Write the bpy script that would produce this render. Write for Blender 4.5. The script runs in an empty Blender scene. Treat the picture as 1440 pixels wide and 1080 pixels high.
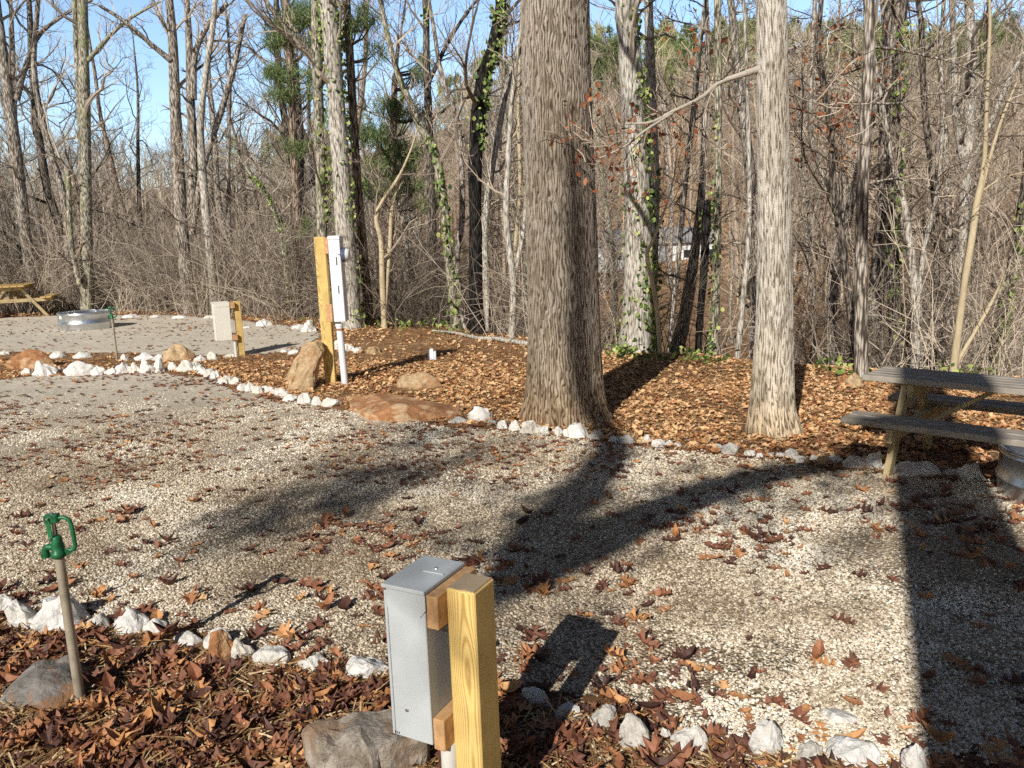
import bpy, math, random, bmesh
import numpy as np
from mathutils import Vector
pi = math.pi
sc = bpy.context.scene
COL = sc.collection
rng = np.random.default_rng(7)
random.seed(7)

# ------------------------------------------------------------------ camera geometry
FPX = 1109.0
TH = math.atan(205/1109); RO = math.radians(2.0)
Fw = np.array([0, math.cos(TH), -math.sin(TH)]); u0 = np.array([0, math.sin(TH), math.cos(TH)]); r0 = np.array([1., 0, 0])
RR = math.cos(RO)*r0-math.sin(RO)*u0; UU = math.sin(RO)*r0+math.cos(RO)*u0
CAM = np.array([0, 0, 1.6])
def ray(px, py): return Fw+(px-720)/FPX*RR+(540-py)/FPX*UU
def gz(px, py, z=0.0):
    d = ray(px, py); t = (z-CAM[2])/d[2]; return CAM+t*d
def aty(px, py, Y):
    d = ray(px, py); return CAM+d*(Y/d[1])
def sstep(a, b, x):
    t = np.clip((x-a)/(b-a), 0, 1); return t*t*(3-2*t)

# sun: shadows run towards the vanishing point near (1205,322)
sv = ray(1205, 322); sv = np.array([sv[0], sv[1], 0.]); sv /= np.linalg.norm(sv)
EL = math.radians(32)
LDIR = np.array([sv[0]*math.cos(EL), sv[1]*math.cos(EL), -math.sin(EL)])

# ------------------------------------------------------------------ noise + terrain
_lat = np.random.default_rng(3).random((256, 256))
def vnoise(x, y):
    x = np.asarray(x, float); y = np.asarray(y, float)
    xi = np.floor(x).astype(int); yi = np.floor(y).astype(int); fx = x-xi; fy = y-yi
    fx = fx*fx*(3-2*fx); fy = fy*fy*(3-2*fy)
    a = _lat[xi % 256, yi % 256]; b = _lat[(xi+1) % 256, yi % 256]; c = _lat[xi % 256, (yi+1) % 256]; d = _lat[(xi+1) % 256, (yi+1) % 256]
    return (a*(1-fx)+b*fx)*(1-fy)+(c*(1-fx)+d*fx)*fy
def fbm(x, y, o=4):
    s = 0; a = .5
    for i in range(o):
        s = s+a*vnoise(np.asarray(x)*2**i+i*17.3, np.asarray(y)*2**i+i*5.1); a *= .5
    return s
_e = np.array([gz(px, py)[:2] for px, py in [(-500, 455), (-100, 445), (120, 440), (440, 455), (600, 463), (740, 480), (870, 503), (1000, 508), (1130, 522), (1250, 530), (1440, 545), (1800, 565)]])
def Yedge(x): return np.interp(x, _e[:, 0], _e[:, 1])
def T(x, y):
    x = np.asarray(x, float); y = np.asarray(y, float)
    ye = Yedge(x); d = y-ye
    k = sstep(-.32, .12, x/np.maximum(y, 5))
    A = .5+2.6*k
    z = -A*sstep(-.3, 13, d)
    z = z+k*np.clip(y-27, 0, 33)*.06+(1-k)*np.clip(y-30, 0, 30)*.03
    z = z+np.clip(y-58, 0, 100)*(.125+.175*k)
    z = z+(fbm(x*.05, y*.05)-.47)*np.clip((y-30)/30, 0, 1)*8
    z = z+(fbm(x*.6+3, y*.6)-.47)*.05*sstep(0, 1, y-1) + (fbm(x*4, y*4)-.47)*.03*(y < 30)
    return z
def onT(px, py):
    z = 0.0
    for i in range(12):
        p = gz(px, py, z); z = float(T(p[0], p[1]))
    p[2] = z
    return p

# ------------------------------------------------------------------ mesh helpers
class MB:
    def __init__(s): s.v = []; s.f = []; s.n = 0; s.a = []
    def add(s, V, Fs, a=0.0):
        V = np.asarray(V, float); s.v.append(V)
        Fs = np.asarray(Fs, int)
        if Fs.shape[1] == 3: Fs = np.concatenate([Fs, -np.ones((len(Fs), 1), int)], 1)
        Fs = np.where(Fs >= 0, Fs+s.n, -1); s.f.append(Fs)
        s.a.append(np.broadcast_to(np.asarray(a, float), (len(V),))); s.n += len(V)
        return s
    def build(s, name, mat, parent=None, smooth=False, origin=None):
        V = np.concatenate(s.v) if s.v else np.zeros((0, 3)); Fa = np.concatenate(s.f) if s.f else np.zeros((0, 4), int)
        if origin is None:
            origin = np.array(parent.location) if parent is not None else np.zeros(3)
            if parent is not None and parent.parent is not None: origin = origin+np.array(parent.parent.location)
        V = V-np.asarray(origin)
        me = bpy.data.meshes.new(name)
        tot = np.where(Fa[:, 3] >= 0, 4, 3); st = np.concatenate([[0], np.cumsum(tot)[:-1]])
        li = Fa.ravel(); li = li[li >= 0]
        me.vertices.add(len(V)); me.vertices.foreach_set('co', V.astype(np.float32).ravel())
        me.loops.add(len(li)); me.loops.foreach_set('vertex_index', li.astype(np.int32))
        me.polygons.add(len(Fa)); me.polygons.foreach_set('loop_start', st.astype(np.int32))
        at = me.attributes.new('rnd', 'FLOAT', 'POINT'); at.data.foreach_set('value', np.concatenate(s.a).astype(np.float32))
        me.update(calc_edges=True); me.validate()
        me.polygons.foreach_set('use_smooth', np.full(len(me.polygons), bool(smooth)))
        me.materials.append(mat)
        o = bpy.data.objects.new(name, me); COL.objects.link(o)
        if parent is not None: o.parent = parent
        else: o.location = Vector(origin)
        return o
def tag(o, label=None, cat=None, group=None, kind=None):
    if label: o['label'] = label
    if cat: o['category'] = cat
    if group: o['group'] = group
    if kind: o['kind'] = kind
    return o
def empty(name, loc, label, cat, group=None):
    o = bpy.data.objects.new(name, None); COL.objects.link(o); o.location = Vector([float(c) for c in loc]); o.empty_display_size = .2
    return tag(o, label, cat, group)
def copy_tree(o, parent=None):
    c = o.copy(); COL.objects.link(c); c.parent = parent
    for ch in list(o.children): copy_tree(ch, c)
    return c

def tube(mb, P, r, n=6, a=0.0, cap=True, phase=0.0):
    P = np.asarray(P, float); k = len(P); r = np.broadcast_to(np.asarray(r, float), (k,))
    d = np.gradient(P, axis=0); d /= np.linalg.norm(d, axis=1)[:, None]+1e-12
    ref = np.array([1., 0, 0]) if abs(d[0, 0]) < .8 else np.array([0, 1., 0])
    e1 = np.cross(d, ref); e1 /= np.linalg.norm(e1, axis=1)[:, None]+1e-9
    e2 = np.cross(d, e1)
    an = np.arange(n)*2*pi/n+phase
    V = P[:, None]+r[:, None, None]*(np.cos(an)[None, :, None]*e1[:, None]+np.sin(an)[None, :, None]*e2[:, None])
    i = np.arange(k-1)[:, None]*n; j = np.arange(n)[None]; j2 = (j+1) % n
    Fq = np.stack([i+j, i+j2, i+n+j2, i+n+j], -1).reshape(-1, 4)
    V = V.reshape(-1, 3)
    mb.add(V, Fq, a)
    if cap and n >= 5:
        c0 = MB(); 
        for end, row in ((0, 0), (1, k-1)):
            ring = V[row*n:(row+1)*n]; VV = np.concatenate([ring, ring.mean(0)[None]])
            t = np.stack([j[0], (j[0]+1) % n, np.full(n, n)], -1)
            mb.add(VV, t if end else t[:, ::-1], a)
    return mb
def lathe(mb, prof, n=24, o=(0, 0, 0), a=0.0):
    prof = np.asarray(prof, float); k = len(prof); an = np.arange(n)*2*pi/n
    V = np.stack([prof[:, 0, None]*np.cos(an), prof[:, 0, None]*np.sin(an), np.broadcast_to(prof[:, 1, None], (k, n))], -1).reshape(-1, 3)+np.asarray(o)
    i = np.arange(k-1)[:, None]*n; j = np.arange(n)[None]; j2 = (j+1) % n
    mb.add(V, np.stack([i+j, i+j2, i+n+j2, i+n+j], -1).reshape(-1, 4), a); return mb
def box(mb, o, A, B, Cc, bev=.003, a=0.0):
    """box from corner o with edge vectors A,B,Cc, bevelled"""
    o = np.asarray(o, float); A = np.asarray(A, float); B = np.asarray(B, float); Cc = np.asarray(Cc, float)
    bm = bmesh.new(); vs = {}
    for i in (0, 1):
        for j in (0, 1):
            for k in (0, 1): vs[i, j, k] = bm.verts.new(Vector(o+i*A+j*B+k*Cc))
    for q in [((0,0,0),(0,1,0),(1,1,0),(1,0,0)), ((0,0,1),(1,0,1),(1,1,1),(0,1,1)), ((0,0,0),(1,0,0),(1,0,1),(0,0,1)), ((0,1,0),(0,1,1),(1,1,1),(1,1,0)), ((0,0,0),(0,0,1),(0,1,1),(0,1,0)), ((1,0,0),(1,1,0),(1,1,1),(1,0,1))]:
        bm.faces.new([vs[t] for t in q])
    bmesh.ops.recalc_face_normals(bm, faces=bm.faces)
    if bev > 0: bmesh.ops.bevel(bm, geom=list(bm.edges), offset=bev, segments=1, affect='EDGES')
    bmesh.ops.triangulate(bm, faces=bm.faces)
    bm.verts.ensure_lookup_table()
    mb.add([v.co[:] for v in bm.verts], [[v.index for v in f.verts] for f in bm.faces], a); bm.free(); return mb
def unit(v): v = np.asarray(v, float); return v/np.linalg.norm(v)

def scatter(mb, variants, P, E, S, a):
    """instances merged: variants (V,F); P (m,3); E euler (m,3); S (m,) or (m,3); a (m,)"""
    m = len(P); S = np.asarray(S, float)
    if S.ndim == 1: S = np.repeat(S[:, None], 3, 1)
    cx, sx, cy, sy, cz, sz = np.cos(E[:, 0]), np.sin(E[:, 0]), np.cos(E[:, 1]), np.sin(E[:, 1]), np.cos(E[:, 2]), np.sin(E[:, 2])
    M = np.empty((m, 3, 3))
    M[:, 0, 0] = cy*cz; M[:, 0, 1] = sx*sy*cz-cx*sz; M[:, 0, 2] = cx*sy*cz+sx*sz
    M[:, 1, 0] = cy*sz; M[:, 1, 1] = sx*sy*sz+cx*cz; M[:, 1, 2] = cx*sy*sz-sx*cz
    M[:, 2, 0] = -sy; M[:, 2, 1] = sx*cy; M[:, 2, 2] = cx*cy
    which = rng.integers(0, len(variants), m)
    for w, (V, Fv) in enumerate(variants):
        ix = np.where(which == w)[0]
        if not len(ix): continue
        VV = np.einsum('mij,mnj->mni', M[ix], V[None]*S[ix][:, None, :])+P[ix][:, None]
        FF = Fv[None]+(np.arange(len(ix))*len(V))[:, None, None]
        mb.add(VV.reshape(-1, 3), FF.reshape(-1, Fv.shape[1]), np.repeat(a[ix], len(V)))
    return mb

# ------------------------------------------------------------------ materials
class NT:
    def __init__(s, name):
        s.m = bpy.data.materials.new(name); s.m.use_nodes = True; s.t = s.m.node_tree
        s.b = s.t.nodes['Principled BSDF']; s.c = None
    def n(s, typ, **kw):
        nd = s.t.nodes.new('ShaderNode'+typ)
        for k, v in kw.items():
            if k.startswith('i_'):
                key = k[2:]; key = int(key) if key.isdigit() else key.replace('_', ' ')
                if isinstance(v, bpy.types.NodeSocket): s.t.links.new(v, nd.inputs[key])
                else: nd.inputs[key].default_value = v
            else: setattr(nd, k, v)
        return nd
    def coord(s, sx=1, sy=1, sz=1, kind='Object'):
        tc = s.n('TexCoord'); mp = s.n('Mapping'); s.t.links.new(tc.outputs[kind], mp.inputs[0]); mp.inputs['Scale'].default_value = (sx, sy, sz); return mp.outputs[0]
    def ramp(s, fac, stops):
        r = s.n('ValToRGB'); s.t.links.new(fac, r.inputs[0]); e = r.color_ramp.elements
        while len(e) < len(stops): e.new(.5)
        for i, (p, c) in enumerate(stops): e[i].position = p; e[i].color = (*c, 1) if len(c) == 3 else c
        return r.outputs[0]
    def mix(s, fac, A, B, mode='MIX'):
        m = s.n('Mix', data_type='RGBA', blend_type=mode)
        for sock, v in ((m.inputs[0], fac), (m.inputs[6], A), (m.inputs[7], B)):
            if isinstance(v, bpy.types.NodeSocket): s.t.links.new(v, sock)
            else: sock.default_value = v if not isinstance(v, tuple) or len(v) == 4 else (*v, 1)
        return m.outputs[2]
    def math(s, op, A, B=0.0):
        m = s.n('Math', operation=op)
        for i, v in enumerate((A, B)):
            if isinstance(v, bpy.types.NodeSocket): s.t.links.new(v, m.inputs[i])
            else: m.inputs[i].default_value = v
        return m.outputs[0]
    def noise(s, vec, scale, detail=4, rough=.55, dist=0):
        return s.n('TexNoise', i_Vector=vec, i_Scale=scale, i_Detail=detail, i_Roughness=rough, i_Distortion=dist).outputs['Fac']
    def bump(s, h, strength, dist=.01):
        b = s.n('Bump', i_Strength=strength, i_Distance=dist, i_Height=h); s.t.links.new(b.outputs[0], s.b.inputs['Normal'])
    def fin(s, col, rough=.8, metal=0.0, spec=.3):
        if isinstance(col, bpy.types.NodeSocket): s.t.links.new(col, s.b.inputs['Base Color'])
        else: s.b.inputs['Base Color'].default_value = (*col, 1)
        if isinstance(rough, bpy.types.NodeSocket): s.t.links.new(rough, s.b.inputs['Roughness'])
        else: s.b.inputs['Roughness'].default_value = rough
        s.b.inputs['Metallic'].default_value = metal; s.b.inputs['Specular IOR Level'].default_value = spec
        return s.m

def m_gravel():
    q = NT('gravel'); c = q.coord()
    v = q.n('TexVoronoi', i_Vector=c, i_Scale=78.0); v2 = q.n('TexVoronoi', i_Vector=c, i_Scale=120.0)
    sep = q.n('SeparateColor', i_Color=v.outputs['Color'])
    col = q.ramp(sep.outputs[0], [(0, (.28, .21, .14)), (.3, (.54, .44, .31)), (.6, (.79, .69, .53)), (.85, (.90, .82, .67)), (1, (.95, .92, .82))])
    cre = q.ramp(v.outputs['Distance'], [(.38, (1, 1, 1)), (.72, (.36, .31, .25))])
    col = q.mix(1.0, col, cre, 'MULTIPLY')
    big = q.ramp(q.noise(c, 1.1, 5), [(.36, (.66, .61, .54)), (.54, (1, 1, 1))])
    col = q.mix(.8, col, big, 'MULTIPLY')
    dust = q.noise(c, 5, 6, .7)
    col = q.mix(q.ramp(dust, [(.44, (0, 0, 0)), (.66, (.6, .6, .6))]), col, (.34, .235, .145), 'MIX')
    h = q.math('ADD', q.math('MULTIPLY', v.outputs['Distance'], -1.0), q.math('MULTIPLY', v2.outputs['Distance'], -.3))
    yv = q.n('SeparateXYZ', i_Vector=q.coord()).outputs[1]
    far = q.n('MapRange', i_Value=yv); far.inputs[1].default_value = 4.5; far.inputs[2].default_value = 10; far.inputs[3].default_value = .9; far.inputs[4].default_value = .25
    f2 = q.n('MapRange', i_Value=yv); f2.inputs[1].default_value = 5; f2.inputs[2].default_value = 10; f2.inputs[3].default_value = 0; f2.inputs[4].default_value = .75
    col = q.mix(f2.outputs[0], col, q.mix(q.ramp(q.noise(c, 26, 9, .95), [(.42, (0, 0, 0)), (.58, (1, 1, 1))]), (.36, .27, .18), (1, .94, .80)))
    b = q.n('Bump', i_Distance=.012, i_Height=h, i_Strength=far.outputs[0]); q.t.links.new(b.outputs[0], q.b.inputs['Normal']); return q.fin(col, .85)
def m_litter():
    q = NT('leaf_mould'); c = q.coord()
    n1 = q.noise(c, 9, 8, .7, 1.0); n2 = q.noise(q.coord(1, 1.0, 1), 55, 5, .7, 2.0); n3 = q.noise(c, .6, 4)
    col = q.ramp(q.math('ADD', q.math('MULTIPLY', n1, .55), q.math('MULTIPLY', n2, .45)), [(.32, (.12, .065, .034)), (.45, (.32, .175, .085)), (.55, (.46, .275, .145)), (.68, (.66, .46, .28))])
    col = q.mix(q.ramp(n3, [(.4, (0, 0, 0)), (.62, (.6, .6, .6))]), col, q.mix(n2, (.16, .07, .035), (.36, .17, .08)), 'MIX')
    yv = q.n('SeparateXYZ', i_Vector=q.coord()).outputs[1]
    far = q.n('MapRange', i_Value=yv); far.inputs[1].default_value = 20; far.inputs[2].default_value = 60
    col = q.mix(far.outputs[0], col, q.mix(q.ramp(q.noise(q.coord(), 1.6, 8, .8), [(.4, (0, 0, 0)), (.6, (1, 1, 1))]), (.10, .062, .036), (.50, .31, .17)))
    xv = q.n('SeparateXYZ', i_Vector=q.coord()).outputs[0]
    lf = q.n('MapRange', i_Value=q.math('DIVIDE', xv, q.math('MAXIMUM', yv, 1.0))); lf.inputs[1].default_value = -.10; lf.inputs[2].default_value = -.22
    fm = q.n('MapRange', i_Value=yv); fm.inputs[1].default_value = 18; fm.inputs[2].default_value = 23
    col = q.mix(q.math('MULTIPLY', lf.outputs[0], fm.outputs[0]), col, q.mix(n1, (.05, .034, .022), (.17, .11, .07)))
    q.bump(q.math('ADD', n1, n2), .8, .03); return q.fin(col, .95, spec=.1)
def m_leaf(name, stops):
    q = NT(name); at = q.n('Attribute', attribute_name='rnd'); c = q.coord()
    col = q.ramp(at.outputs['Fac'], stops)
    col = q.mix(.45, col, q.ramp(q.noise(c, 60, 3), [(.3, (.55, .5, .45)), (.7, (1.25, 1.2, 1.15))]), 'MULTIPLY')
    q.bump(q.noise(c, 90, 2), .4, .003); return q.fin(col, .62, spec=.35)
def m_bark(name, lo, hi, sc_=1.0, furrow=1.0, tint=None, moss=0.0):
    q = NT(name); c = q.coord(1, 1, .16)
    v = q.n('TexVoronoi', i_Vector=c, i_Scale=42.0*sc_); n = q.noise(c, 60*sc_, 6, .7, .8); big = q.noise(q.coord(1, 1, .5), 3.2, 4)
    h = q.math('ADD', q.math('MULTIPLY', v.outputs['Distance'], -.9*furrow), q.math('MULTIPLY', n, .9))
    h = q.math('ADD', h, .20)
    col = q.ramp(h, [(.0, tuple(x*.35 for x in lo)), (.14, lo), (.42, hi), (.7, tuple(min(1, x*1.25) for x in hi))])
    col = q.mix(.6, col, q.ramp(big, [(.35, (.6, .57, .52)), (.6, (1.05, 1.05, 1.05))]), 'MULTIPLY')
    if tint:
        g = q.ramp(q.noise(q.coord(1, 1, .4), 5, 4), [(.52, (0, 0, 0)), (.68, (.6, .6, .6))]); col = q.mix(g, col, tint)
    q.bump(h, .8, .012/sc_); return q.fin(col, .92, spec=.15)
def m_bigbark(name, lo, hi, top):
    q = NT(name); at = q.n('Attribute', attribute_name='rnd').outputs['Fac']; c = q.coord(1, 1, .3)
    n = q.noise(c, 90, 6, .75, .5); n2 = q.noise(q.coord(1, 1, .25), 2.2, 4); n3 = q.noise(q.coord(1, 1, 2.5), 55, 3, .7)
    h = q.math('ADD', at, q.math('MULTIPLY', q.math('SUBTRACT', n, .5), .9))
    h = q.math('ADD', h, q.math('MULTIPLY', q.math('SUBTRACT', n3, .5), .45))
    col = q.ramp(h, [(.0, tuple(x*.4 for x in lo)), (.28, lo), (.65, hi), (.95, top)])
    col = q.mix(.75, col, q.ramp(n2, [(.35, (.66, .60, .52)), (.62, (1.08, 1.07, 1.05))]), 'MULTIPLY')
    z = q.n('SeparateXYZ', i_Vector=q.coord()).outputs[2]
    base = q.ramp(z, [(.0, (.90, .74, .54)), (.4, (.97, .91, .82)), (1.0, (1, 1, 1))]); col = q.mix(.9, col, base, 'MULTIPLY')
    q.bump(q.math('ADD', n, q.math('MULTIPLY', n3, .6)), .9, .012); return q.fin(col, .95, spec=.1)
def m_twig(name, a, b):
    q = NT(name); at = q.n('Attribute', attribute_name='rnd').outputs['Fac']
    return q.fin(q.ramp(at, [(0, a), (1, b)]), .9, spec=.15)
def m_pine(name, axis, lo=(.30, .17, .055), hi=(.62, .42, .14), org=(0, 0), dirty=.25):
    """yellow pine: growth rings round a heart lying outside the piece, axis 0/1/2"""
    q = NT(name); s = [9, 9, 9]; s[axis] = .55
    cc = [2.6, 2.6, 2.6]; cc[axis] = 1.3; c = q.coord(*cc); w = q.noise(c, 1.0, 2, .5); 
    tc = q.n('TexCoord'); sp = q.n('SeparateXYZ', i_Vector=tc.outputs['Object'])
    ax = [0, 1, 2]; ax.remove(axis)
    X = q.math('ADD', sp.outputs[ax[0]], org[0]); Y = q.math('ADD', sp.outputs[ax[1]], org[1])
    X = q.math('ADD', X, q.math('MULTIPLY', sp.outputs[axis], .03))
    R = q.math('SQRT', q.math('ADD', q.math('MULTIPLY', X, X), q.math('MULTIPLY', Y, Y)))
    cc = [9, 9, 9]; cc[axis] = 1.6
    R = q.math('ADD', R, q.math('MULTIPLY', w, .075)); R = q.math('ADD', R, q.math('MULTIPLY', q.noise(q.coord(*cc), 1.0, 3, .6), .012))
    sn = q.math('ADD', q.math('MULTIPLY', q.math('SINE', q.math('MULTIPLY', R, 1450.0)), .5), .5)
    fine = q.noise(q.coord(*[x*22 if i != axis else 6 for i, x in enumerate(s)]), 1, 3, .7)
    col = q.ramp(q.math('ADD', q.math('MULTIPLY', sn, .75), q.math('MULTIPLY', fine, .35)), [(.25, hi), (.62, tuple(.75*h+.25*l for h, l in zip(hi, lo))), (.98, lo)])
    col = q.mix(dirty, col, q.ramp(q.noise(q.coord(3, 3, 3), 2.5, 4), [(.35, (.35, .33, .30)), (.6, (1.1, 1.08, 1.05))]), 'MULTIPLY')
    q.bump(q.math('ADD', sn, fine), .10, .001); return q.fin(col, .7, spec=.25)
def m_plain(name, col, rough=.6, metal=0.0, var=.15, scale=14, bump=.1, spec=.4):
    q = NT(name); c = q.coord(); n = q.noise(c, scale, 5, .6)
    k = q.mix(1.0, (*col, 1), q.ramp(n, [(.3, (1-var,)*3), (.7, (1+var,)*3)]), 'MULTIPLY')
    q.bump(q.noise(c, scale*6, 3), bump, .002); return q.fin(k, rough, metal, spec)
def m_rock(name, base, dark, spot=None, amt=.5, rough=.8):
    q = NT(name); c = q.coord(); n = q.noise(c, 14, 8, .72, .6); n2 = q.noise(c, 70, 5, .7)
    col = q.ramp(q.math('ADD', q.math('MULTIPLY', n, .7), q.math('MULTIPLY', n2, .3)), [(.34, dark), (.47, tuple((a+b)/2 for a, b in zip(base, dark))), (.56, base), (.75, tuple(min(.92, x*1.1) for x in base))])
    if spot: col = q.mix(q.ramp(q.noise(c, 6, 6, .6, .5), [(.5, (0, 0, 0)), (.62, (amt, amt, amt))]), col, spot)
    oi = q.n('ObjectInfo').outputs['Random']; col = q.mix(1.0, col, q.ramp(oi, [(.0, (.84, .81, .76)), (.3, (1, .98, .95)), (.75, (1.02, 1.02, 1.03)), (1, (.88, .82, .72))]), 'MULTIPLY')
    q.bump(q.math('ADD', n, q.math('MULTIPLY', n2, .6)), .75, .02); return q.fin(col, rough, spec=.2)

M = {}
M['gravel'] = m_gravel(); M['litter'] = m_litter()
M['stone'] = m_leaf('pebbles', [(0, (.24, .175, .115)), (.3, (.49, .40, .28)), (.6, (.75, .65, .50)), (.85, (.88, .80, .65)), (1, (.95, .92, .82))])
M['leaf'] = m_leaf('oak_leaves', [(0, (.065, .030, .024)), (.25, (.18, .075, .048)), (.5, (.31, .13, .07)), (.7, (.47, .22, .09)), (.84, (.62, .33, .14)), (1, (.74, .49, .26))])
M['straw'] = m_leaf('straw', [(0, (.16, .08, .03)), (.5, (.46, .28, .12)), (1, (.74, .57, .34))])
M['bark'] = m_bark('bark_grey', (.22, .18, .145), (.58, .52, .44))
M['bark_pale'] = m_bark('bark_pale', (.28, .25, .20), (.64, .59, .51), 1.2, .8)
M['bark_dark'] = m_bark('bark_dark', (.075, .062, .05), (.28, .235, .19), 1.2)
M['bark_moss'] = m_bark('bark_mossy', (.24, .215, .16), (.60, .55, .43), 1.2, 1, (.24, .27, .10))
M['bark_pine'] = m_bark('bark_pine', (.20, .14, .10), (.50, .40, .31), .8)
M['bark_tan'] = m_bark('bark_tan', (.30, .235, .15), (.52, .43, .28), 2, .3)
M['bark_black'] = m_bark('bark_black', (.012, .011, .01), (.05, .045, .04), 1.2)  # near-black bark; on the ivy wrapped trunk this black stands in for shade
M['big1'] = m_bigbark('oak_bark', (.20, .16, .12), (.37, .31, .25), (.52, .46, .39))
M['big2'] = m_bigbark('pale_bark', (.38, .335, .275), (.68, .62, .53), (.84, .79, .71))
M['twig'] = m_twig('twigs', (.09, .066, .048), (.62, .51, .385))
M['twig_dark'] = m_twig('twigs_dark', (.07, .055, .042), (.36, .29, .22))
M['twig_far'] = m_twig('twigs_far', (.15, .11, .08), (.60, .49, .37))
M['dryleaf'] = m_leaf('dry_leaves', [(0, (.10, .03, .015)), (.5, (.28, .09, .035)), (1, (.50, .22, .09))])
M['ivy'] = m_leaf('ivy_leaves', [(0, (.02, .045, .01)), (.5, (.15, .23, .05)), (1, (.50, .55, .18))])
M['needle'] = m_leaf('pine_needles', [(0, (.04, .07, .02)), (.5, (.13, .20, .06)), (1, (.34, .40, .15))])
M['needle_far'] = m_leaf('pine_needles_far', [(0, (.07, .10, .03)), (.5, (.18, .22, .07)), (1, (.36, .38, .15))])
M['white_rock'] = m_rock('white_rock', (.88, .865, .83), (.56, .52, .46), (.50, .38, .26), .25)
M['tan_rock'] = m_rock('tan_rock', (.60, .44, .26), (.30, .20, .11), (.42, .20, .09), .7)
M['orange_rock'] = m_rock('orange_rock', (.52, .26, .12), (.24, .10, .045), (.66, .46, .27), .9)
M['grey_rock'] = m_rock('grey_rock', (.30, .28, .26), (.12, .105, .09), (.36, .17, .07), .8)
M['slab_rock'] = m_rock('slab_rock', (.42, .37, .31), (.15, .11, .07), (.34, .20, .11), .7)
M['galv'] = m_plain('galvanised', (.62, .64, .66), .33, .95, .12, 9, .05)
M['box_grey'] = m_plain('grey_enamel', (.47, .50, .51), .55, .0, .08, 5, .03, .5)
M['cream'] = m_plain('cream_enamel', (.80, .76, .66), .6, .0, .05, 5, .02, .2)
M['white_paint'] = m_plain('white_metal', (.80, .81, .83), .35, 0, .04, 5, .03, .5)
M['pvc'] = m_plain('conduit', (.62, .60, .55), .5, 0, .12, 20, .05)
M['pipe'] = m_plain('galv_pipe', (.42, .36, .27), .55, .35, .3, 16, .1)
M['green'] = m_plain('green_enamel', (.012, .125, .045), .42, 0, .5, 24, .3, .45)
M['steel'] = m_plain('bolt_steel', (.7, .7, .7), .3, .9)
M['rust'] = m_plain('rust_band', (.38, .14, .07), .8)
M['black'] = m_plain('black_print', (.02, .02, .02), .6)
M['glass'] = m_plain('meter_glass', (.08, .10, .16), .1, 0, .05, 5, 0, .8)
M['post'] = m_pine('post_pine', 2, (.47, .29, .09), (.78, .57, .21), (.012, .078), .3)
M['endgrain'] = m_pine('end_grain', 2, (.24, .16, .10), (.46, .36, .25), (-.02, -.02), .4)
M['block'] = m_plain('block_pine', (.56, .33, .16), .75, 0, .28, 30, .4, .2)
M['table_grey'] = m_pine('weathered_board', 0, (.20, .17, .135), (.44, .39, .33), (.1, .15), .3)
M['table_leg'] = m_pine('table_leg_wood', 2, (.32, .23, .11), (.56, .44, .25), (.1, .1), .4)
M['table_new'] = m_pine('new_board', 0, (.36, .22, .08), (.66, .46, .18), (.1, .15), .2)
M['siding'] = m_plain('siding', (.72, .70, .66), .6, 0, .15, 2)
M['roof'] = m_plain('roof_metal', (.30, .29, .28), .6, 0, .2, 2)
M['window'] = m_plain('dark_window', (.04, .045, .05), .2)
M['blue_sign'] = m_plain('pale_blue_stub', (.62, .68, .78), .5)

# ------------------------------------------------------------------ ground
def poly_mask(x, y, poly):
    ins = np.zeros(np.shape(x), bool); n = len(poly)
    for i in range(n):
        x1, y1 = poly[i]; x2, y2 = poly[(i+1) % n]
        c = ((y1 > y) != (y2 > y)) & (x < (x2-x1)*(y-y1)/(y2-y1+1e-12)+x1); ins ^= c
    return ins
def poly_dist(x, y, poly):
    d = np.full(np.shape(x), 1e9); n = len(poly)
    for i in range(n):
        a = np.array(poly[i]); b = np.array(poly[(i+1) % n]); ab = b-a; L = ab@ab+1e-12
        t = np.clip(((x-a[0])*ab[0]+(y-a[1])*ab[1])/L, 0, 1)
        d = np.minimum(d, np.hypot(x-a[0]-t*ab[0], y-a[1]-t*ab[1]))
    return d
PAD = [tuple(gz(*p)[:2]) for p in [(-700, 850), (-300, 862), (60, 862), (130, 872), (250, 895), (340, 922), (440, 935), (540, 950), (640, 962), (760, 978), (870, 1003), (1000, 1035), (1100, 1050), (1250, 1075), (1500, 1120), (2400, 1250), (2300, 760), (1560, 690), (1440, 678), (1300, 675), (1200, 665), (1100, 650), (1010, 640), (950, 634), (870, 622), (740, 608), (650, 598), (560, 588), (480, 574), (400, 561), (330, 546), (290, 530), (240, 525), (150, 527), (40, 530), (-100, 540), (-600, 570)]]
PAD2 = [tuple(gz(*p)[:2]) for p in [(-500, 462), (-100, 449), (120, 444), (250, 443), (440, 460), (455, 475), (440, 490), (350, 500), (250, 501), (150, 497), (0, 497), (-300, 505), (-600, 512)]]
def padness(x, y):
    m = poly_mask(x, y, PAD) | poly_mask(x, y, PAD2)
    d = np.minimum(poly_dist(x, y, PAD), poly_dist(x, y, PAD2)); return np.where(m, d, -d)

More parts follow.
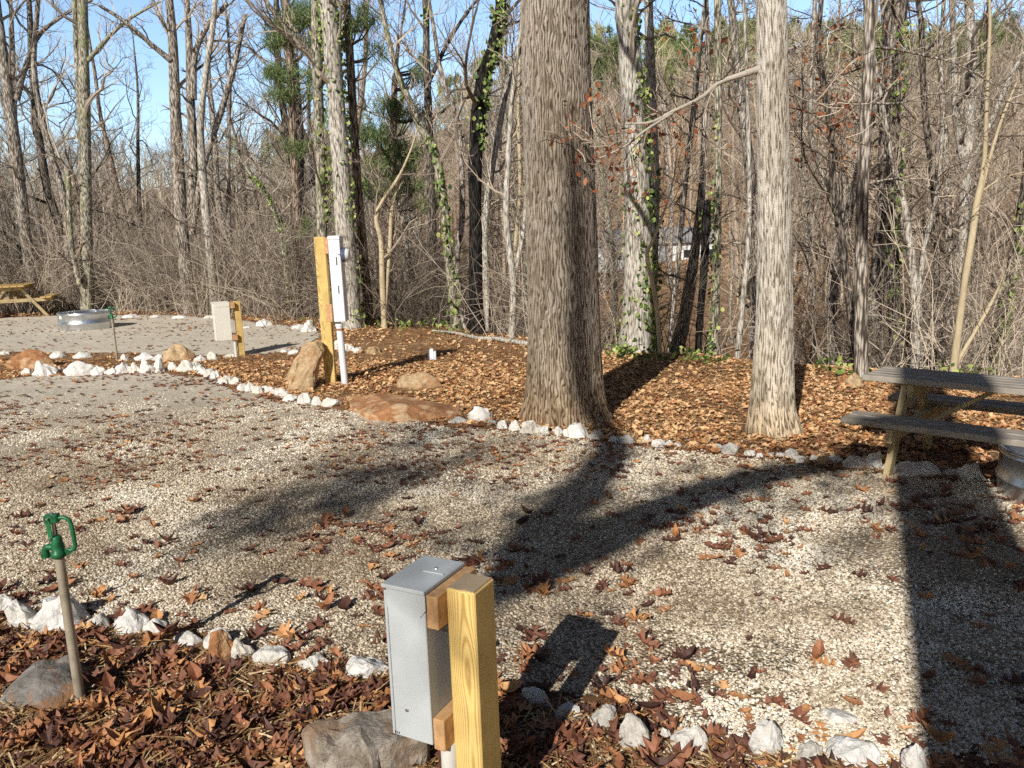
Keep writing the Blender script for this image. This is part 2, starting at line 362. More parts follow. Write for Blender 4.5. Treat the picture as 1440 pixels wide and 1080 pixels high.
xs = np.concatenate([-np.geomspace(700, 12.5, 60), np.arange(-12, 9, .06), np.geomspace(9.2, 700, 60)])
ys = np.concatenate([np.arange(-60, .5, 2.0), np.arange(.6, 22, .06), np.geomspace(22.2, 900, 110)])
X, Y = np.meshgrid(xs, ys); Z = T(X, Y)
nx = len(xs); i = np.arange(len(ys)-1)[:, None]*nx; j = np.arange(nx-1)[None]
FQ = np.stack([i+j, i+j+1, i+nx+j+1, i+nx+j], -1).reshape(-1, 4)
g = MB().add(np.stack([X, Y, Z], -1).reshape(-1, 3), FQ).build('ground', M['litter'], smooth=True); tag(g, kind='structure')
nz = (fbm(X*3, Y*3)-.47)*.35
for nm, poly in (('gravel_pad', PAD), ('gravel_pad', PAD2)):
    dd = np.where(poly_mask(X, Y, poly), poly_dist(X, Y, poly), -poly_dist(X, Y, poly))+nz
    fm = (dd.reshape(-1)[FQ].min(1) > 0)
    used, inv = np.unique(FQ[fm].ravel(), return_inverse=True)
    V = np.stack([X, Y, Z+.006], -1).reshape(-1, 3)[used]
    tag(MB().add(V, inv.reshape(-1, 4)).build(nm, M['gravel'], smooth=True), kind='structure')

# pebbles (real stones on the near gravel)
def ico(sub=1, seed=0, rough=.2):
    bm = bmesh.new(); bmesh.ops.create_icosphere(bm, subdivisions=sub, radius=1)
    V = np.array([v.co[:] for v in bm.verts]); Fv = np.array([[v.index for v in f.verts] for f in bm.faces]); bm.free()
    r = np.random.default_rng(seed); V = V*(1+rough*(r.random((len(V), 1))-.5)*2); return V, Fv
peb = [ico(1, s, .28) for s in range(8)]
def fr_sample(n, y0, y1, pw=1.0, marg=.78):
    y = y0+(y1-y0)*rng.random(n)**pw; x = (rng.random(n)*2-1)*(y*marg+.3); return x, y
x, y = fr_sample(400000, 2.1, 9.5, 1.3)
pn = padness(x, y)+(fbm(x*3, y*3)-.47)*.35
keep = (rng.random(len(x)) > sstep(4.5, 9.3, y)) & (rng.random(len(x)) > .75*sstep(.47, .62, fbm(x*2.3+40, y*2.3, 5))) & ((pn > .02) | ((pn > -.5) & (rng.random(len(x)) < .10))); x = x[keep]; y = y[keep]; m = len(x)
s = .0021+.0038*rng.random(m)**2.8+.0004*y
P = np.stack([x, y, T(x, y)+.006+s*.25], -1)
S = s[:, None]*np.stack([1+.5*rng.random(m), 1+.2*rng.random(m), .65+.3*rng.random(m)], -1)
pb = MB(); scatter(pb, peb, P, rng.random((m, 3))*np.array([.6, .6, 6.28]), S, np.clip(.12+rng.random(m)*.85+(fbm(x*1.6, y*1.6, 5)-.49)*1.6, 0, 1))
tag(pb.build('gravel', M['stone'], smooth=False), 'loose pale tan gravel covering the camp pads', 'gravel', kind='stuff')

# ------------------------------------------------------------------ rocks
def hull_rock(W, D, H, seed, n=16, pts=None, sub=True, flat=0.0):
    r = np.random.default_rng(seed); bm = bmesh.new()
    if pts is None:
        for k in range(n):
            v = r.normal(0, 1, 3); v /= np.linalg.norm(v); v *= .86+.2*r.random()
            v[2] = abs(v[2])*1.0 if k % 3 else -abs(v[2])*.5
            bm.verts.new((v[0]*W/2, v[1]*D/2, v[2]*H))
    else:
        for p in pts: bm.verts.new(p)
    h = bmesh.ops.convex_hull(bm, input=bm.verts)
    for v in [v for v in bm.verts if not v.link_faces]: bm.verts.remove(v)
    bmesh.ops.dissolve_limit(bm, angle_limit=.12, verts=bm.verts, edges=bm.edges)
    sz = min(W, D, H)
    bmesh.ops.bevel(bm, geom=list(bm.edges), offset=sz*.12, segments=2, profile=.6, affect='EDGES', clamp_overlap=True)
    bmesh.ops.triangulate(bm, faces=bm.faces)
    for it in range(2):
        L = max(W, D, H)*(.16 if it == 0 else .09)
        es = [e for e in bm.edges if e.calc_length() > L]
        if es: bmesh.ops.subdivide_edges(bm, edges=es, cuts=1, use_grid_fill=False)
        bmesh.ops.triangulate(bm, faces=bm.faces)
    bm.normal_update(); ph = r.random(3)*50
    for v in bm.verts:
        c = v.co; f_ = 9/max(W, .05)*.4
        d = (vnoise(c.x*f_*2+ph[0]+c.z*f_, c.y*f_*2+ph[1]-c.z*f_*1.3)-.5)*sz*.16+(vnoise(c.x*f_*6+ph[1]+c.z*f_*5, c.y*f_*6+ph[2])-.5)*sz*.06
        v.co = c+v.normal*float(d)
    V = np.array([v.co[:] for v in bm.verts]); bm.verts.index_update(); Fv = np.array([[v.index for v in f.verts] for f in bm.faces]); bm.free()
    return V, Fv
def rock(px, py, w, h, mat, label, group=None, seed=0, name='rock', cat='rock', dr=.8, n=16, sink=.14, pts=None, smooth=False):
    if py < 800: w, h = w*1.14, h*1.12
    else: w, h = w*.98, h*.95
    n = n+8
    p = onT(px, py); dist = np.linalg.norm(p-CAM); k = dist/FPX
    W = w*k; ang = math.asin(1.6/dist); D = W*dr
    H = max((h*k-D*math.sin(ang)*.55)/math.cos(ang), .28*W*min(1, 1.2*h/w+.2))
    V, Fv = hull_rock(W, D, H*1.05, seed*7+int(px*3+py), n, pts)
    c = p+np.array([0, D*.42, -H*sink]); ROCKS.append((c[0], c[1], W*.5))
    a = random.random()*.6-.3; ca, sa = math.cos(a), math.sin(a)
    V = np.stack([V[:, 0]*ca-V[:, 1]*sa, V[:, 0]*sa+V[:, 1]*ca, V[:, 2]], -1)+c
    o = MB().add(V, Fv).build(name, M[mat], smooth=smooth, origin=c); return tag(o, label, cat, group)
ROCKS = []
ORD = ['first', 'second', 'third', 'fourth', 'fifth', 'sixth', 'seventh', 'eighth', 'ninth', 'tenth', 'eleventh', 'twelfth', 'thirteenth', 'fourteenth', 'fifteenth', 'sixteenth', 'seventeenth', 'eighteenth', 'nineteenth', 'twentieth', 'twenty-first', 'twenty-second', 'twenty-third', 'twenty-fourth', 'twenty-fifth', 'twenty-sixth', 'twenty-seventh', 'twenty-eighth', 'twenty-ninth', 'thirtieth', 'thirty-first', 'thirty-second', 'thirty-third', 'thirty-fourth', 'thirty-fifth']
def row(L, where, group, mat='white_rock'):
    L = sorted(L, key=lambda q: q[0])
    for k, q in enumerate(L):
        sz = 'small' if q[2] < 18 and q[1] < 800 or q[2] < 32 and q[1] > 800 else ('large' if q[2] > 31 and q[1] < 800 or q[2] > 55 else 'medium')
        rock(q[0], q[1], q[2], q[3], q[4] if len(q) > 4 else mat, f'{sz} white rock, {ORD[k]} from the left in the {where}', group, seed=k)
row([(2, 862, 28, 26), (22, 884, 46, 42), (70, 890, 74, 58), (130, 886, 40, 27), (174, 892, 48, 36), (213, 892, 36, 22), (258, 910, 44, 22), (301, 914, 44, 32), (335, 930, 38, 34), (376, 940, 58, 36), (437, 944, 46, 30), (510, 957, 70, 38)],
    'row behind the front hydrant', 'white rocks edging the gravel at front left')
row([(753, 1000, 54, 38), (800, 1014, 46, 26), (857, 1031, 50, 40), (894, 1058, 48, 56), (936, 1046, 20, 26), (973, 1060, 60, 46), (1028, 1051, 32, 13), (1082, 1065, 56, 50), (1144, 1078, 44, 32), (1214, 1086, 76, 46), (1292, 1092, 38, 42)],
    'bottom row', 'white rocks edging the gravel at front right')
row([(675, 592, 38, 21), (644, 596, 30, 10), (692, 598, 15, 9), (707, 603, 17, 13), (725, 606, 18, 15), (746, 611, 26, 22), (766, 610, 20, 17), (785, 611, 17, 12), (810, 616, 34, 24), (838, 618, 24, 15), (864, 622, 16, 11), (884, 624, 24, 14), (910, 624, 12, 12), (928, 629, 25, 12), (942, 628, 10, 10), (953, 628, 14, 6), (981, 631, 9, 5), (1011, 633, 14, 12), (1032, 639, 34, 16), (1057, 641, 16, 10), (1069, 644, 9, 8), (1086, 644, 15, 9), (1099, 646, 13, 12), (1117, 645, 23, 15), (1126, 651, 23, 11), (1146, 648, 10, 9), (1178, 650, 23, 10), (1208, 659, 36, 20), (1234, 660, 22, 24), (1248, 660, 10, 8), (1298, 674, 76, 22), (1342, 669, 19, 12), (1373, 677, 34, 23)],
    'row under the big trees', 'white rocks edging the gravel under the big trees')
row([(35, 528, 14, 9), (57, 529, 30, 20), (79, 526, 13, 9), (106, 529, 39, 20), (135, 528, 19, 12), (153, 527, 15, 10), (170, 526, 22, 15), (187, 525, 15, 14), (204, 525, 21, 20), (224, 524, 19, 20), (241, 521, 15, 11), (259, 523, 27, 16)],
    'row in front of the far hydrant', 'white rocks edging the gravel by the far hydrant')
row([(3, 500, 12, 6), (76, 504, 21, 9), (111, 504, 24, 9), (173, 508, 11, 9), (200, 507, 25, 11), (219, 507, 14, 9), (279, 508, 17, 9), (298, 506, 16, 12), (322, 503, 14, 7)],
    'line behind the far hydrant', 'white rocks of the back line by the far hydrant')
arc = []
pa = np.array([(272, 522), (300, 534), (340, 547), (380, 556), (408, 563)])
for k in range(17):
    t = k/16*(len(pa)-1); i0 = min(int(t), len(pa)-2); q = pa[i0]+(pa[i0+1]-pa[i0])*(t-i0)
    arc.append((q[0]+random.uniform(-2, 2), q[1]+random.uniform(-3, 3), random.uniform(13, 21), random.uniform(9, 14)))
arc += [(424, 568, 25, 16), (444, 570, 14, 13), (465, 573, 31, 15)]
row(arc, 'slanting chain of rocks', 'white rocks in the slanting chain')
row([(368, 459, 22, 11), (418, 463, 22, 7), (433, 467, 20, 17), (180, 447, 22, 5), (215, 447, 16, 4), (250, 448, 20, 5), (292, 448, 18, 5), (474, 492, 14, 16), (489, 494, 20, 12), (502, 496, 14, 9), (413, 498, 18, 7), (398, 496, 12, 5), (345, 462, 12, 5)],
    'far gravel edge line', 'white rocks along the far gravel edge')
rock(305, 935, 42, 52, 'orange_rock', 'rusty orange upright stone wedged in the front row of white rocks', seed=3, dr=.7)
rock(1160, 655, 14, 14, 'tan_rock', 'small tan stone in the rock row left of the picnic table', seed=4)
rock(1190, 1021, 52, 24, 'white_rock', 'low pale rock sunk in gravel behind the bottom row', seed=6)
rock(583, 548, 68, 25, 'tan_rock', 'flat tan boulder on leaves right of the meter post', seed=8, dr=.6)
rock(28, 520, 62, 26, 'orange_rock', 'rust orange boulder at the left edge near the far hydrant', seed=5, dr=.7)
rock(245, 508, 42, 23, 'tan_rock', 'tan block rock right of the far hydrant', seed=9, dr=.7)
rock(522, 498, 22, 12, 'tan_rock', 'small brown block of stone behind the meter post', seed=9)
rock(36, 1000, 125, 66, 'grey_rock', 'flat grey rock with orange stains beside the front hydrant', seed=12, dr=.8, n=22)
rock(1206, 545, 26, 20, 'tan_rock', 'brown clod of stones at the foot of the dark trunk', seed=2)
rock(1195, 541, 20, 14, 'orange_rock', 'small reddish clod left of the table end', seed=2)
rock(1083, 938, 1, 1, 'tan_rock', 'tiny tan stone in the gravel', seed=1) if False else None
# shaped slabs
def shaped(name, P, mat, label, seed, cat='rock', size=None):
    P = np.array(P); c = P.mean(0); c[2] = P[:, 2].min(); q = P-c
    e = q.max(0)-q.min(0)
    V, Fv = hull_rock(e[0], e[1], e[2], seed, pts=[tuple(t) for t in q])
    return tag(MB().add(V+c, Fv).build(name, M[mat], origin=c), label, cat)
b = onT(418, 551); Yb = b[1]
P = []
for (px, py, dy) in [(402, 548, 0), (433, 552, 0), (404, 528, .05), (428, 482, .12), (446, 479, .12), (452, 492, .1), (445, 520, .05), (418, 500, .05)]:
    q = aty(px, py, Yb+dy); P += [q, aty(px+4, py, Yb+dy+.2)]
for q in P:
    if q[2] < .12: q[2] -= .12
shaped('rock_slab', P, 'tan_rock', 'tall tan slab of rock standing upright left of the meter post', 5)
P = []
for (px, py, z) in [(487, 557, .02), (520, 553, .10), (570, 556, .10), (648, 572, .06), (651, 580, .03), (628, 588, .02), (560, 588, .05), (520, 582, .08), (493, 571, .05), (560, 570, .14)]:
    q = gz(px, py, z); P += [q, [q[0], q[1], -.1]]
shaped('rock_slab', P, 'orange_rock', 'long flat orange slab lying at the gravel edge below the meter post', 6)
P = []
for (px, py, z) in [(421, 1022, .16), (470, 1003, .17), (552, 990, .15), (600, 1000, .13), (596, 1030, .13), (520, 1052, .14), (440, 1046, .15)]:
    q = gz(px, py, z); P += [q, [q[0]+.02, q[1], -.1]]
shaped('rock_slab', P, 'slab_rock', 'block of grey stone with flat top behind the front pedestal', 7)

# ------------------------------------------------------------------ leaves
def oak_leaf(seed, st=9, curl=1.0):
    r = np.random.default_rng(seed)
    t = np.linspace(0, 1, st)
    if st >= 9: w = np.array([.02, .20, .08, .33, .12, .40, .13, .26, .0])
    else: w = np.array([.02, .28, .22, .36, .0])
    x = t-.5; c = .35*curl*(r.random()-.3); tw = (r.random()-.5)*.8*curl
    V = []
    for k in range(st):
        wl = w[k]*(.8+.4*r.random()); wr = w[k]*(.8+.4*r.random()); sh = .06 if w[k] > .2 else 0
        zc = c*(x[k]**2)*2+.03*math.sin(k*2.1)*curl
        V += [(x[k]+sh, wl, zc+(.05+.45*r.random())*curl*wl+tw*x[k]*wl), (x[k], 0, zc), (x[k]+sh, -wr, zc+(.05+.45*r.random())*curl*wr-tw*x[k]*wr)]
    F_ = []
    for k in range(st-1):
        a = 3*k; F_ += [(a, a+1, a+4, a+3), (a+1, a+2, a+5, a+4)]
    V.append((-.5, .012, 0)); V.append((-.72, 0, .03*curl)); n = len(V); F_.append((1, n-2, n-1, n-1))
    Fq = np.array(F_); Fq[-1] = (1, n-2, n-1, -1)
    return np.array(V), Fq
def leafscatter(mb, var, x, y, s, rn, lift, tilt):
    m = len(x); V = []
    P = np.stack([x, y, T(x, y)+.008+lift], -1)
    E = np.stack([rng.normal(0, 1, m)*tilt, rng.normal(0, 1, m)*tilt, rng.random(m)*6.28], -1)
    vv = [(a, np.where(b < 0, b[:, :1], b)) for a, b in var]   # keep quads for speed
    scatter(mb, vv, P, E, s, rn)
nearv = [oak_leaf(k, 9, 1.0+.6*(k % 3)) for k in range(10)]
farv = [oak_leaf(k+50, 5, 1.3) for k in range(8)]
def tri(v):
    out = []
    for a, b in v:
        T3 = []
        for q in b:
            T3.append((q[0], q[1], q[2]))
            if q[3] >= 0: T3.append((q[0], q[2], q[3]))
        out.append((a, np.array(T3)))
    return out
def plain_leaf(seed, wd, curl):
    r = np.random.default_rng(seed); t = np.linspace(0, 1, 6); V = []
    for k in t:
        w_ = wd*math.sin(pi*min(1, k*.97+.02))**.8*(.85+.3*r.random()); x_ = k-.5; z_ = curl*(x_**2)*2
        V += [(x_, w_, z_+w_*curl*1.2), (x_, 0, z_), (x_, -w_*(.7+.5*r.random()), z_+w_*curl*1.2)]
    F_ = []
    for k in range(5): a = 3*k; F_ += [(a, a+1, a+4, a+3), (a+1, a+2, a+5, a+4)]
    return np.array(V), np.array(F_)
def torn(v, seed):
    r = np.random.default_rng(seed); V, F_ = v; k = r.integers(5, 11); return V, F_[:k]
nearv += [plain_leaf(700+k, .16+.06*(k % 3), .5+.5*(k % 2)) for k in range(4)]+[torn(oak_leaf(90+k, 9, 2.2), k) for k in range(3)]+[oak_leaf(120+k, 9, 2.6) for k in range(3)]
nearv = tri(nearv); farv = tri(farv)
lf = MB()
def zone(n, y0, y1, var, pw, dens, smin, smax, liftk, tilt):
    x, y = fr_sample(n, y0, y1, pw)
    pn = padness(x, y)
    cl = fbm(x*1.7+9, y*1.7+4, 4)
    gd = .13+.62*sstep(.46, .64, cl)+.75*np.exp(-np.clip(pn, 0, 9)/.16)
    gd = gd+.35*sstep(.2, 1.6, (x-1.0))*sstep(1.3, .2, pn)*(y > 3.5)
    p = np.where(pn > 0, np.clip(gd, 0, 1)*.33, .35+.65*sstep(.36, .52, fbm(x*1.1, y*1.1+8)))*dens
    bad = y > Yedge(x)+3.0
    for (rx_, ry_, rr_) in ROCKS:
        bad |= (x-rx_)**2+(y+.25*rr_-ry_)**2 < (rr_*.95)**2
    k = (rng.random(n) < p) & ~bad; x = x[k]; y = y[k]; pn = pn[k]; m = len(x)
    s = smin+(smax-smin)*rng.random(m)**1.3
    warm = sstep(4.2, 6.5, y)
    rn = np.clip(rng.beta(1.3, 1.9, m)*.98+warm*(.30+.42*rng.random(m)**.5)*(pn < 0)+.06*(rng.random(m)-.5), 0, 1)
    lift = np.where(pn < 0, rng.random(m)**1.5*liftk, .006*rng.random(m))
    leafscatter(lf, var, x, y, s, rn, lift, np.where(pn < 0, tilt, tilt*.45))
zone(12500, 2.0, 4.8, nearv, .95, .66, .045, .12, .020, .24)
zone(85000, 4.8, 11.0, farv, .8, .62, .03, .075, .02, .28)
zone(95000, 11.0, 22.0, farv, .8, .34, .045, .08, .02, .30)
tag(lf.build('fallen_leaves', M['leaf'], smooth=False), 'brown and red fallen oak leaves scattered over gravel and soil', 'leaves', kind='stuff')
# straw / mulch sticks
st = MB(); x, y = fr_sample(90000, 2.0, 14.5, 1.1); pn = padness(x, y); k = (pn < -.02) & (y < Yedge(x)+1) & (rng.random(len(x)) < .75); x = x[k]; y = y[k]; m = len(x)
stick = (np.array([(-.5, -.02, 0), (-.5, .02, 0), (.5, .02, .0), (.5, -.02, 0), (0, .03, .04), (0, -.03, .04)]), np.array([(0, 1, 4), (0, 4, 5), (5, 4, 2), (5, 2, 3)]))
scatter(st, [stick], np.stack([x, y, T(x, y)+.006+.02*rng.random(m)], -1), np.stack([rng.normal(0, .3, m), rng.normal(0, .18, m), rng.random(m)*6.28], -1), np.stack([.04+.09*rng.random(m), .07+.06*rng.random(m), .06+.02*rng.random(m)], -1), rng.random(m))
tag(st.build('pine_straw', M['straw']), 'tan straw and bark mulch lying among the leaves', 'straw', kind='stuff')

# ------------------------------------------------------------------ front power pedestal
def pedestal(corner_post, corner_box, ztop, zbox_bot, label, bm_='box_grey'):
    """corner_post: 4 xy of post top L,F,R,B; corner_box: FL,FR,BR,BL"""
    L_, F_, R_, B_ = [np.array(p[:2]) for p in corner_post]; base = (L_+F_+R_+B_)/4
    e = empty('power_pedestal', (*base, 0), label, 'electrical pedestal')
    v3 = lambda p, z: np.array([p[0], p[1], z])
    a = v3(F_-L_, 0); bb = v3(B_-L_, 0)
    h = ztop; po = box(MB(), v3(L_, -.1), a, bb, (0, 0, h+.1), .004).build('post', M['post'], e)
    box(MB(), v3(L_, h+.0005)+a*.05+bb*.05, a*.9, bb*.9, (0, 0, .002), 0).build('end_grain', M['endgrain'], po)
    FL, FR, BR, BL = [np.array(p[:2]) for p in corner_box]
    A = v3(FR-FL, 0); Bv = v3(BL-FL, 0); ua = unit(A); ub = unit(Bv); la = np.linalg.norm(A); lb = np.linalg.norm(Bv)
    zb = zbox_bot; o = v3(FL, zb); H = ztop+.004-zb
    bx = box(MB(), o+ua*.010, A-ua*.010, Bv, (0, 0, H-.012), .002).build('box', M[bm_], e)
    box(MB(), o, ua*.0085, Bv, (0, 0, H-.020), .002).build('door', M[bm_], e)
    cm = MB(); box(cm, o-ua*.004-ub*.004+np.array([0, 0, H-.011]), A+ua*.006, Bv+ub*.008, (0, 0, .011), .002)
    lid = cm.build('lid', M[bm_], e)
    # lid flap over the front with a cut corner
    fm = MB(); p0 = o-ub*.0035+ua*.012; w = la-.008
    for sgn, off in ((0, 0.0), (1, .0028)):
        pass
    pts = [p0+np.array([0, 0, H-.011]), p0+ua*w+np.array([0, 0, H-.011]), p0+ua*w+np.array([0, 0, H-.05]), p0+ua*(w-.018)+np.array([0, 0, H-.072]), p0+ua*.012+np.array([0, 0, H-.068]), p0+np.array([0, 0, H-.06])]
    pts2 = [q+ub*.0030 for q in pts]; n = 6
    V = pts+pts2+[sum(pts)/n]; F2 = [(k, (k+1) % n, 12) for k in range(n)]+[(k, (k+1) % n, n+(k+1) % n) for k in range(n)]+[(k, n+(k+1) % n, n+k) for k in range(n)]
    fm.add(V, F2).build('lid_flap', M[bm_], lid)
    box(MB(), o+ua*la*.45+ub*lb*.52+np.array([0, 0, H+.0005]), ua*la*.5, ub*.006, (0, 0, .003), .0008).build('lid_rib', M[bm_], lid)
    lathe(MB(), [(0, .004), (.005, .003), (.007, 0)], 10, o+ua*la*.62+ub*lb*.68+np.array([0, 0, H])).build('screw', M['steel'], lid)
    for (fa, fz) in ((.42, .13),):
        c = o+ua*la*fa+np.array([0, 0, H*fz*1.15+.02]); tube(MB(), [c-ub*.001, c-ub*.005], .0045, 8).build('screw', M['steel'], e)
    for (fb, fz) in ((.62, .78), (.70, .46), (.62, .36)):
        c = o+A+ub*lb*fb+np.array([0, 0, H*fz]); tube(MB(), [c+ua*.000, c+ua*.006], .005, 8).build('bolt', M['steel'], e)
    for k in range(3):
        c = o-ub*.0006+ua*(.008+.006*k)+np.array([0, 0, .005]); box(MB(), c, ua*.003, ub*.002, (0, 0, .006), 0).build('vent_slot', M['black'], bx)
    # blocks
    gap = (L_-FR)@ua[:2]; gap = max(gap, .02)
    for zz in (ztop-.006-.09, zb-.012):
        box(MB(), v3(FR, zz)+ua*.001+ub*.004, ua*(gap-.002), ub*(lb*1.02), (0, 0, .088), .002).build('mounting_block', M['block'], e)
    c = v3(FR, 0)+ua*gap*.5+ub*.05; tube(MB(), [c+np.array([0, 0, -.05]), c+np.array([0, 0, zb-.012])], .024, 16).build('conduit', M['pvc'], e, smooth=True)
    return e, o, ua, ub, la, lb, H
ZP = .745
cp = [gz(x, y, ZP) for x, y in ((628, 829), (664, 833), (696, 812), (656, 807))]
cb = [gz(x, y, ZP+.004) for x, y in ((535, 821), (592.6, 829), (659, 791), (601.5, 784))]
def rect(c):
    c = np.array([q[:2] for q in c]); a = ((c[1]-c[0])+(c[2]-c[3]))/2; b_ = ((c[3]-c[0])+(c[2]-c[1]))/2
    la, lb = np.linalg.norm(a), np.linalg.norm(b_); ua = a/la; up = np.array([-ua[1], ua[0]])
    return c, ua, up, la, lb, b_/lb
cbm, ua_, up_, la_, lb_, bd = rect(cb); m0 = cbm.mean(0)
# average direction of the two axes kept square
ang = math.atan2(bd[1], bd[0])-pi/2; ang2 = math.atan2(ua_[1], ua_[0]); am = (ang+ang2)/2; ua_ = np.array([math.cos(am), math.sin(am)]); up_ = np.array([-ua_[1], ua_[0]])
def mk(c0, la, lb): return [c0-ua_*la/2-up_*lb/2, c0+ua_*la/2-up_*lb/2, c0+ua_*la/2+up_*lb/2, c0-ua_*la/2+up_*lb/2]
cbx = mk(m0-ua_*.004, la_+.006, lb_); pm = np.array([q[:2] for q in cp]).mean(0); cpx = mk(pm, .083, .102)
print('box dims', la_, lb_, 'post gap', (cpx[0]-cbx[1])@ua_, (cpx[0]-cbx[1])@up_)
# height of the box bottom from its pixel
zz = ZP
fr = cbx[1]
def pjy(p):
    d = np.array(p)-CAM; k = d@Fw; return 720+FPX*(d@RR)/k, 540-FPX*(d@UU)/k
for t in np.arange(.1, .7, .005):
    if pjy((fr[0], fr[1], t))[1] < 1049: zz = t; break
print('box bottom', zz, pjy((fr[0], fr[1], zz)))
pedestal(cpx, cbx, ZP, zz, 'grey metal power box bolted to a short yellow wooden post in the foreground')
# far pedestal
def far_pedestal(pxc, pyc, ht, label, sc_=1.0):
    b_ = onT(pxc, pyc); am = math.radians(28)
    ua2 = np.array([math.cos(am), math.sin(am)]); up2 = np.array([-ua2[1], ua2[0]])
    def mk2(c0, la, lb): return [c0-ua2*la/2-up2*lb/2, c0+ua2*la/2-up2*lb/2, c0+ua2*la/2+up2*lb/2, c0-ua2*la/2+up2*lb/2]
    pc = b_[:2]; bc = pc-ua2*.235
    return pedestal(mk2(pc, .09, .09), mk2(bc, .22, .2), ht, ht-.56, label, 'cream')
far_pedestal(340, 500, .82, 'cream power box on a yellow post by the back gravel pad')

# ------------------------------------------------------------------ meter post
def meter():
    b_ = onT(465, 541); Yb = b_[1]; e = empty('meter_post', b_, 'tall yellow wooden post carrying a white electric meter panel', 'meter post')
    k = Yb/FPX
    def bar(p0, p1, w, d, mat, name, parent=e, bev=.004):
        p0 = np.array(p0); p1 = np.array(p1); ax = p1-p0; sx = unit(np.cross(ax, (0, -1, 0))); sx = sx if sx[0] > 0 else -sx; sy = unit(np.cross(ax, sx)); sy = sy if sy[1] > 0 else -sy
        return box(MB(), p0-sx*w/2, sx*w, sy*d, ax, bev).build(name, M[mat], parent)
    t = aty(448.5, 333, Yb); bo = aty(465, 546, Yb); bar(bo, t, 15*k, .09, 'post', 'post')
    for (x0, y0, x1, y1, w) in ((459, 357, 457.5, 334, 6), (463.5, 453, 462, 428, 9)):
        bar(aty(x0, y0, Yb-.005), aty(x1, y1, Yb-.005), w*k, .10, 'block', 'mounting_block')
    pn = bar(aty(478, 453, Yb-.06), aty(468.5, 331.5, Yb-.06), 16*k, .20, 'white_paint', 'meter_panel', bev=.006)
    bar(aty(468.8, 337, Yb-.066), aty(468.5, 332, Yb-.066), 16.5*k, .21, 'white_paint', 'panel_cap', pn, .004)
    for yy in (373, 413): 
        q = aty(473 if yy < 400 else 476, yy, Yb-.0615); box(MB(), q, (.012, 0, 0), (0, .001, 0), (0, 0, .09), 0).build('label_mark', M['black'], pn)
    c = aty(478, 358, Yb+.02); c2 = aty(486, 358, Yb+.02); c3 = aty(491, 358, Yb+.02)
    tube(MB(), [c, c2], 10*k, 20).build('meter_socket', M['glass'], e, smooth=True)
    tube(MB(), [c2, (c2+c3)/2, c3], [9*k, 8.5*k, 6.5*k], 20).build('meter_dial', M['white_paint'], e, smooth=True)
    q0 = aty(486, 548, Yb); q1 = aty(477, 455, Yb); tube(MB(), [q0, q1], 4.8*k, 16).build('conduit', M['white_paint'], e, smooth=True)
    r1 = q1+(q0-q1)*.07; r2 = q1+(q0-q1)*.10; tube(MB(), [r1, r2], 5.2*k, 16).build('rust_band', M['rust'], e, smooth=True)
    r2 = q1+(q0-q1)*.04; tube(MB(), [q1, r2], 5.6*k, 16).build('coupling', M['white_paint'], e, smooth=True)
meter()

# ------------------------------------------------------------------ hydrants
def hydrant(px, py, ht, label, k=1.0, lean=(0, 0)):
    b_ = onT(px, py); e = empty('yard_hydrant', b_, label, 'hydrant', None)
    top = np.array([b_[0]+lean[0], b_[1]+lean[1], ht-.155*k])
    tube(MB(), [b_-[0, 0, .08], top], .0165, 18).build('pipe', M['pipe'], e, smooth=True)
    o = top
    X_ = lambda x, z, y=0: o+k*np.array([x, y, z])
    hd = MB(); lathe(hd, [(0, 0), (.024, 0), (.0255, .004), (.0255, .018), (.021, .022), (.022, .04), (.018, .055), (.0175, .07), (.014, .078), (0, .078)], 20, o)
    for v in range(1): pass
    hd.build('valve_body', M['green'], e, smooth=True)
    sp = MB(); tube(sp, [X_(-.012, .035), X_(-.032, .038), X_(-.042, .034), X_(-.046, .022), X_(-.046, .004)], [.012*k, .012*k, .0125*k, .0125*k, .0135*k], 14); tube(sp, [X_(-.046, .012), X_(-.046, .0)], .0155*k, 14)
    sp.build('spout', M['green'], e, smooth=True)
    box(MB(), X_(-.030, .125, -.014), k*np.array([.048, 0, .002]), k*np.array([0, .028, 0]), k*np.array([0, 0, .032]), .004*k).build('lever_head', M['green'], e)
    ln = MB()
    for yy in (-.017, .013): box(ln, X_(-.018, .062, yy), k*np.array([.016, 0, 0]), k*np.array([0, .004, 0]), k*np.array([-.004, 0, .085]), .001)
    ln.build('link', M['green'], e)
    tube(MB(), [X_(-.006, .07), X_(-.004, .165)], .005*k, 10).build('plunger_rod', M['steel'], e, smooth=True)
    for zz_ in (.146, .075): tube(MB(), [X_(-.012, zz_, -.022), X_(-.012, zz_, .021)], .004*k, 8).build('pin', M['steel'], e)
    P_ = [X_(.012, .142), X_(.034, .145), X_(.05, .138), X_(.058, .12), X_(.061, .08), X_(.062, .04), X_(.058, .026), X_(.045, .022), X_(.032, .028)]
    hm = MB(); tube(hm, P_, .0072*k, 10); tube(hm, [X_(.034, .018, -.003), X_(.034, .018, .003)], .012*k, 10)
    hm.build('handle', M['green'], e, smooth=True)
    return e
hydrant(113, 985, .705, 'green iron yard hydrant on a rusty pipe in the left foreground', 1.0)
hydrant(165, 507, .80, 'green iron yard hydrant on a pale pipe in front of the steel ring', 1.15)

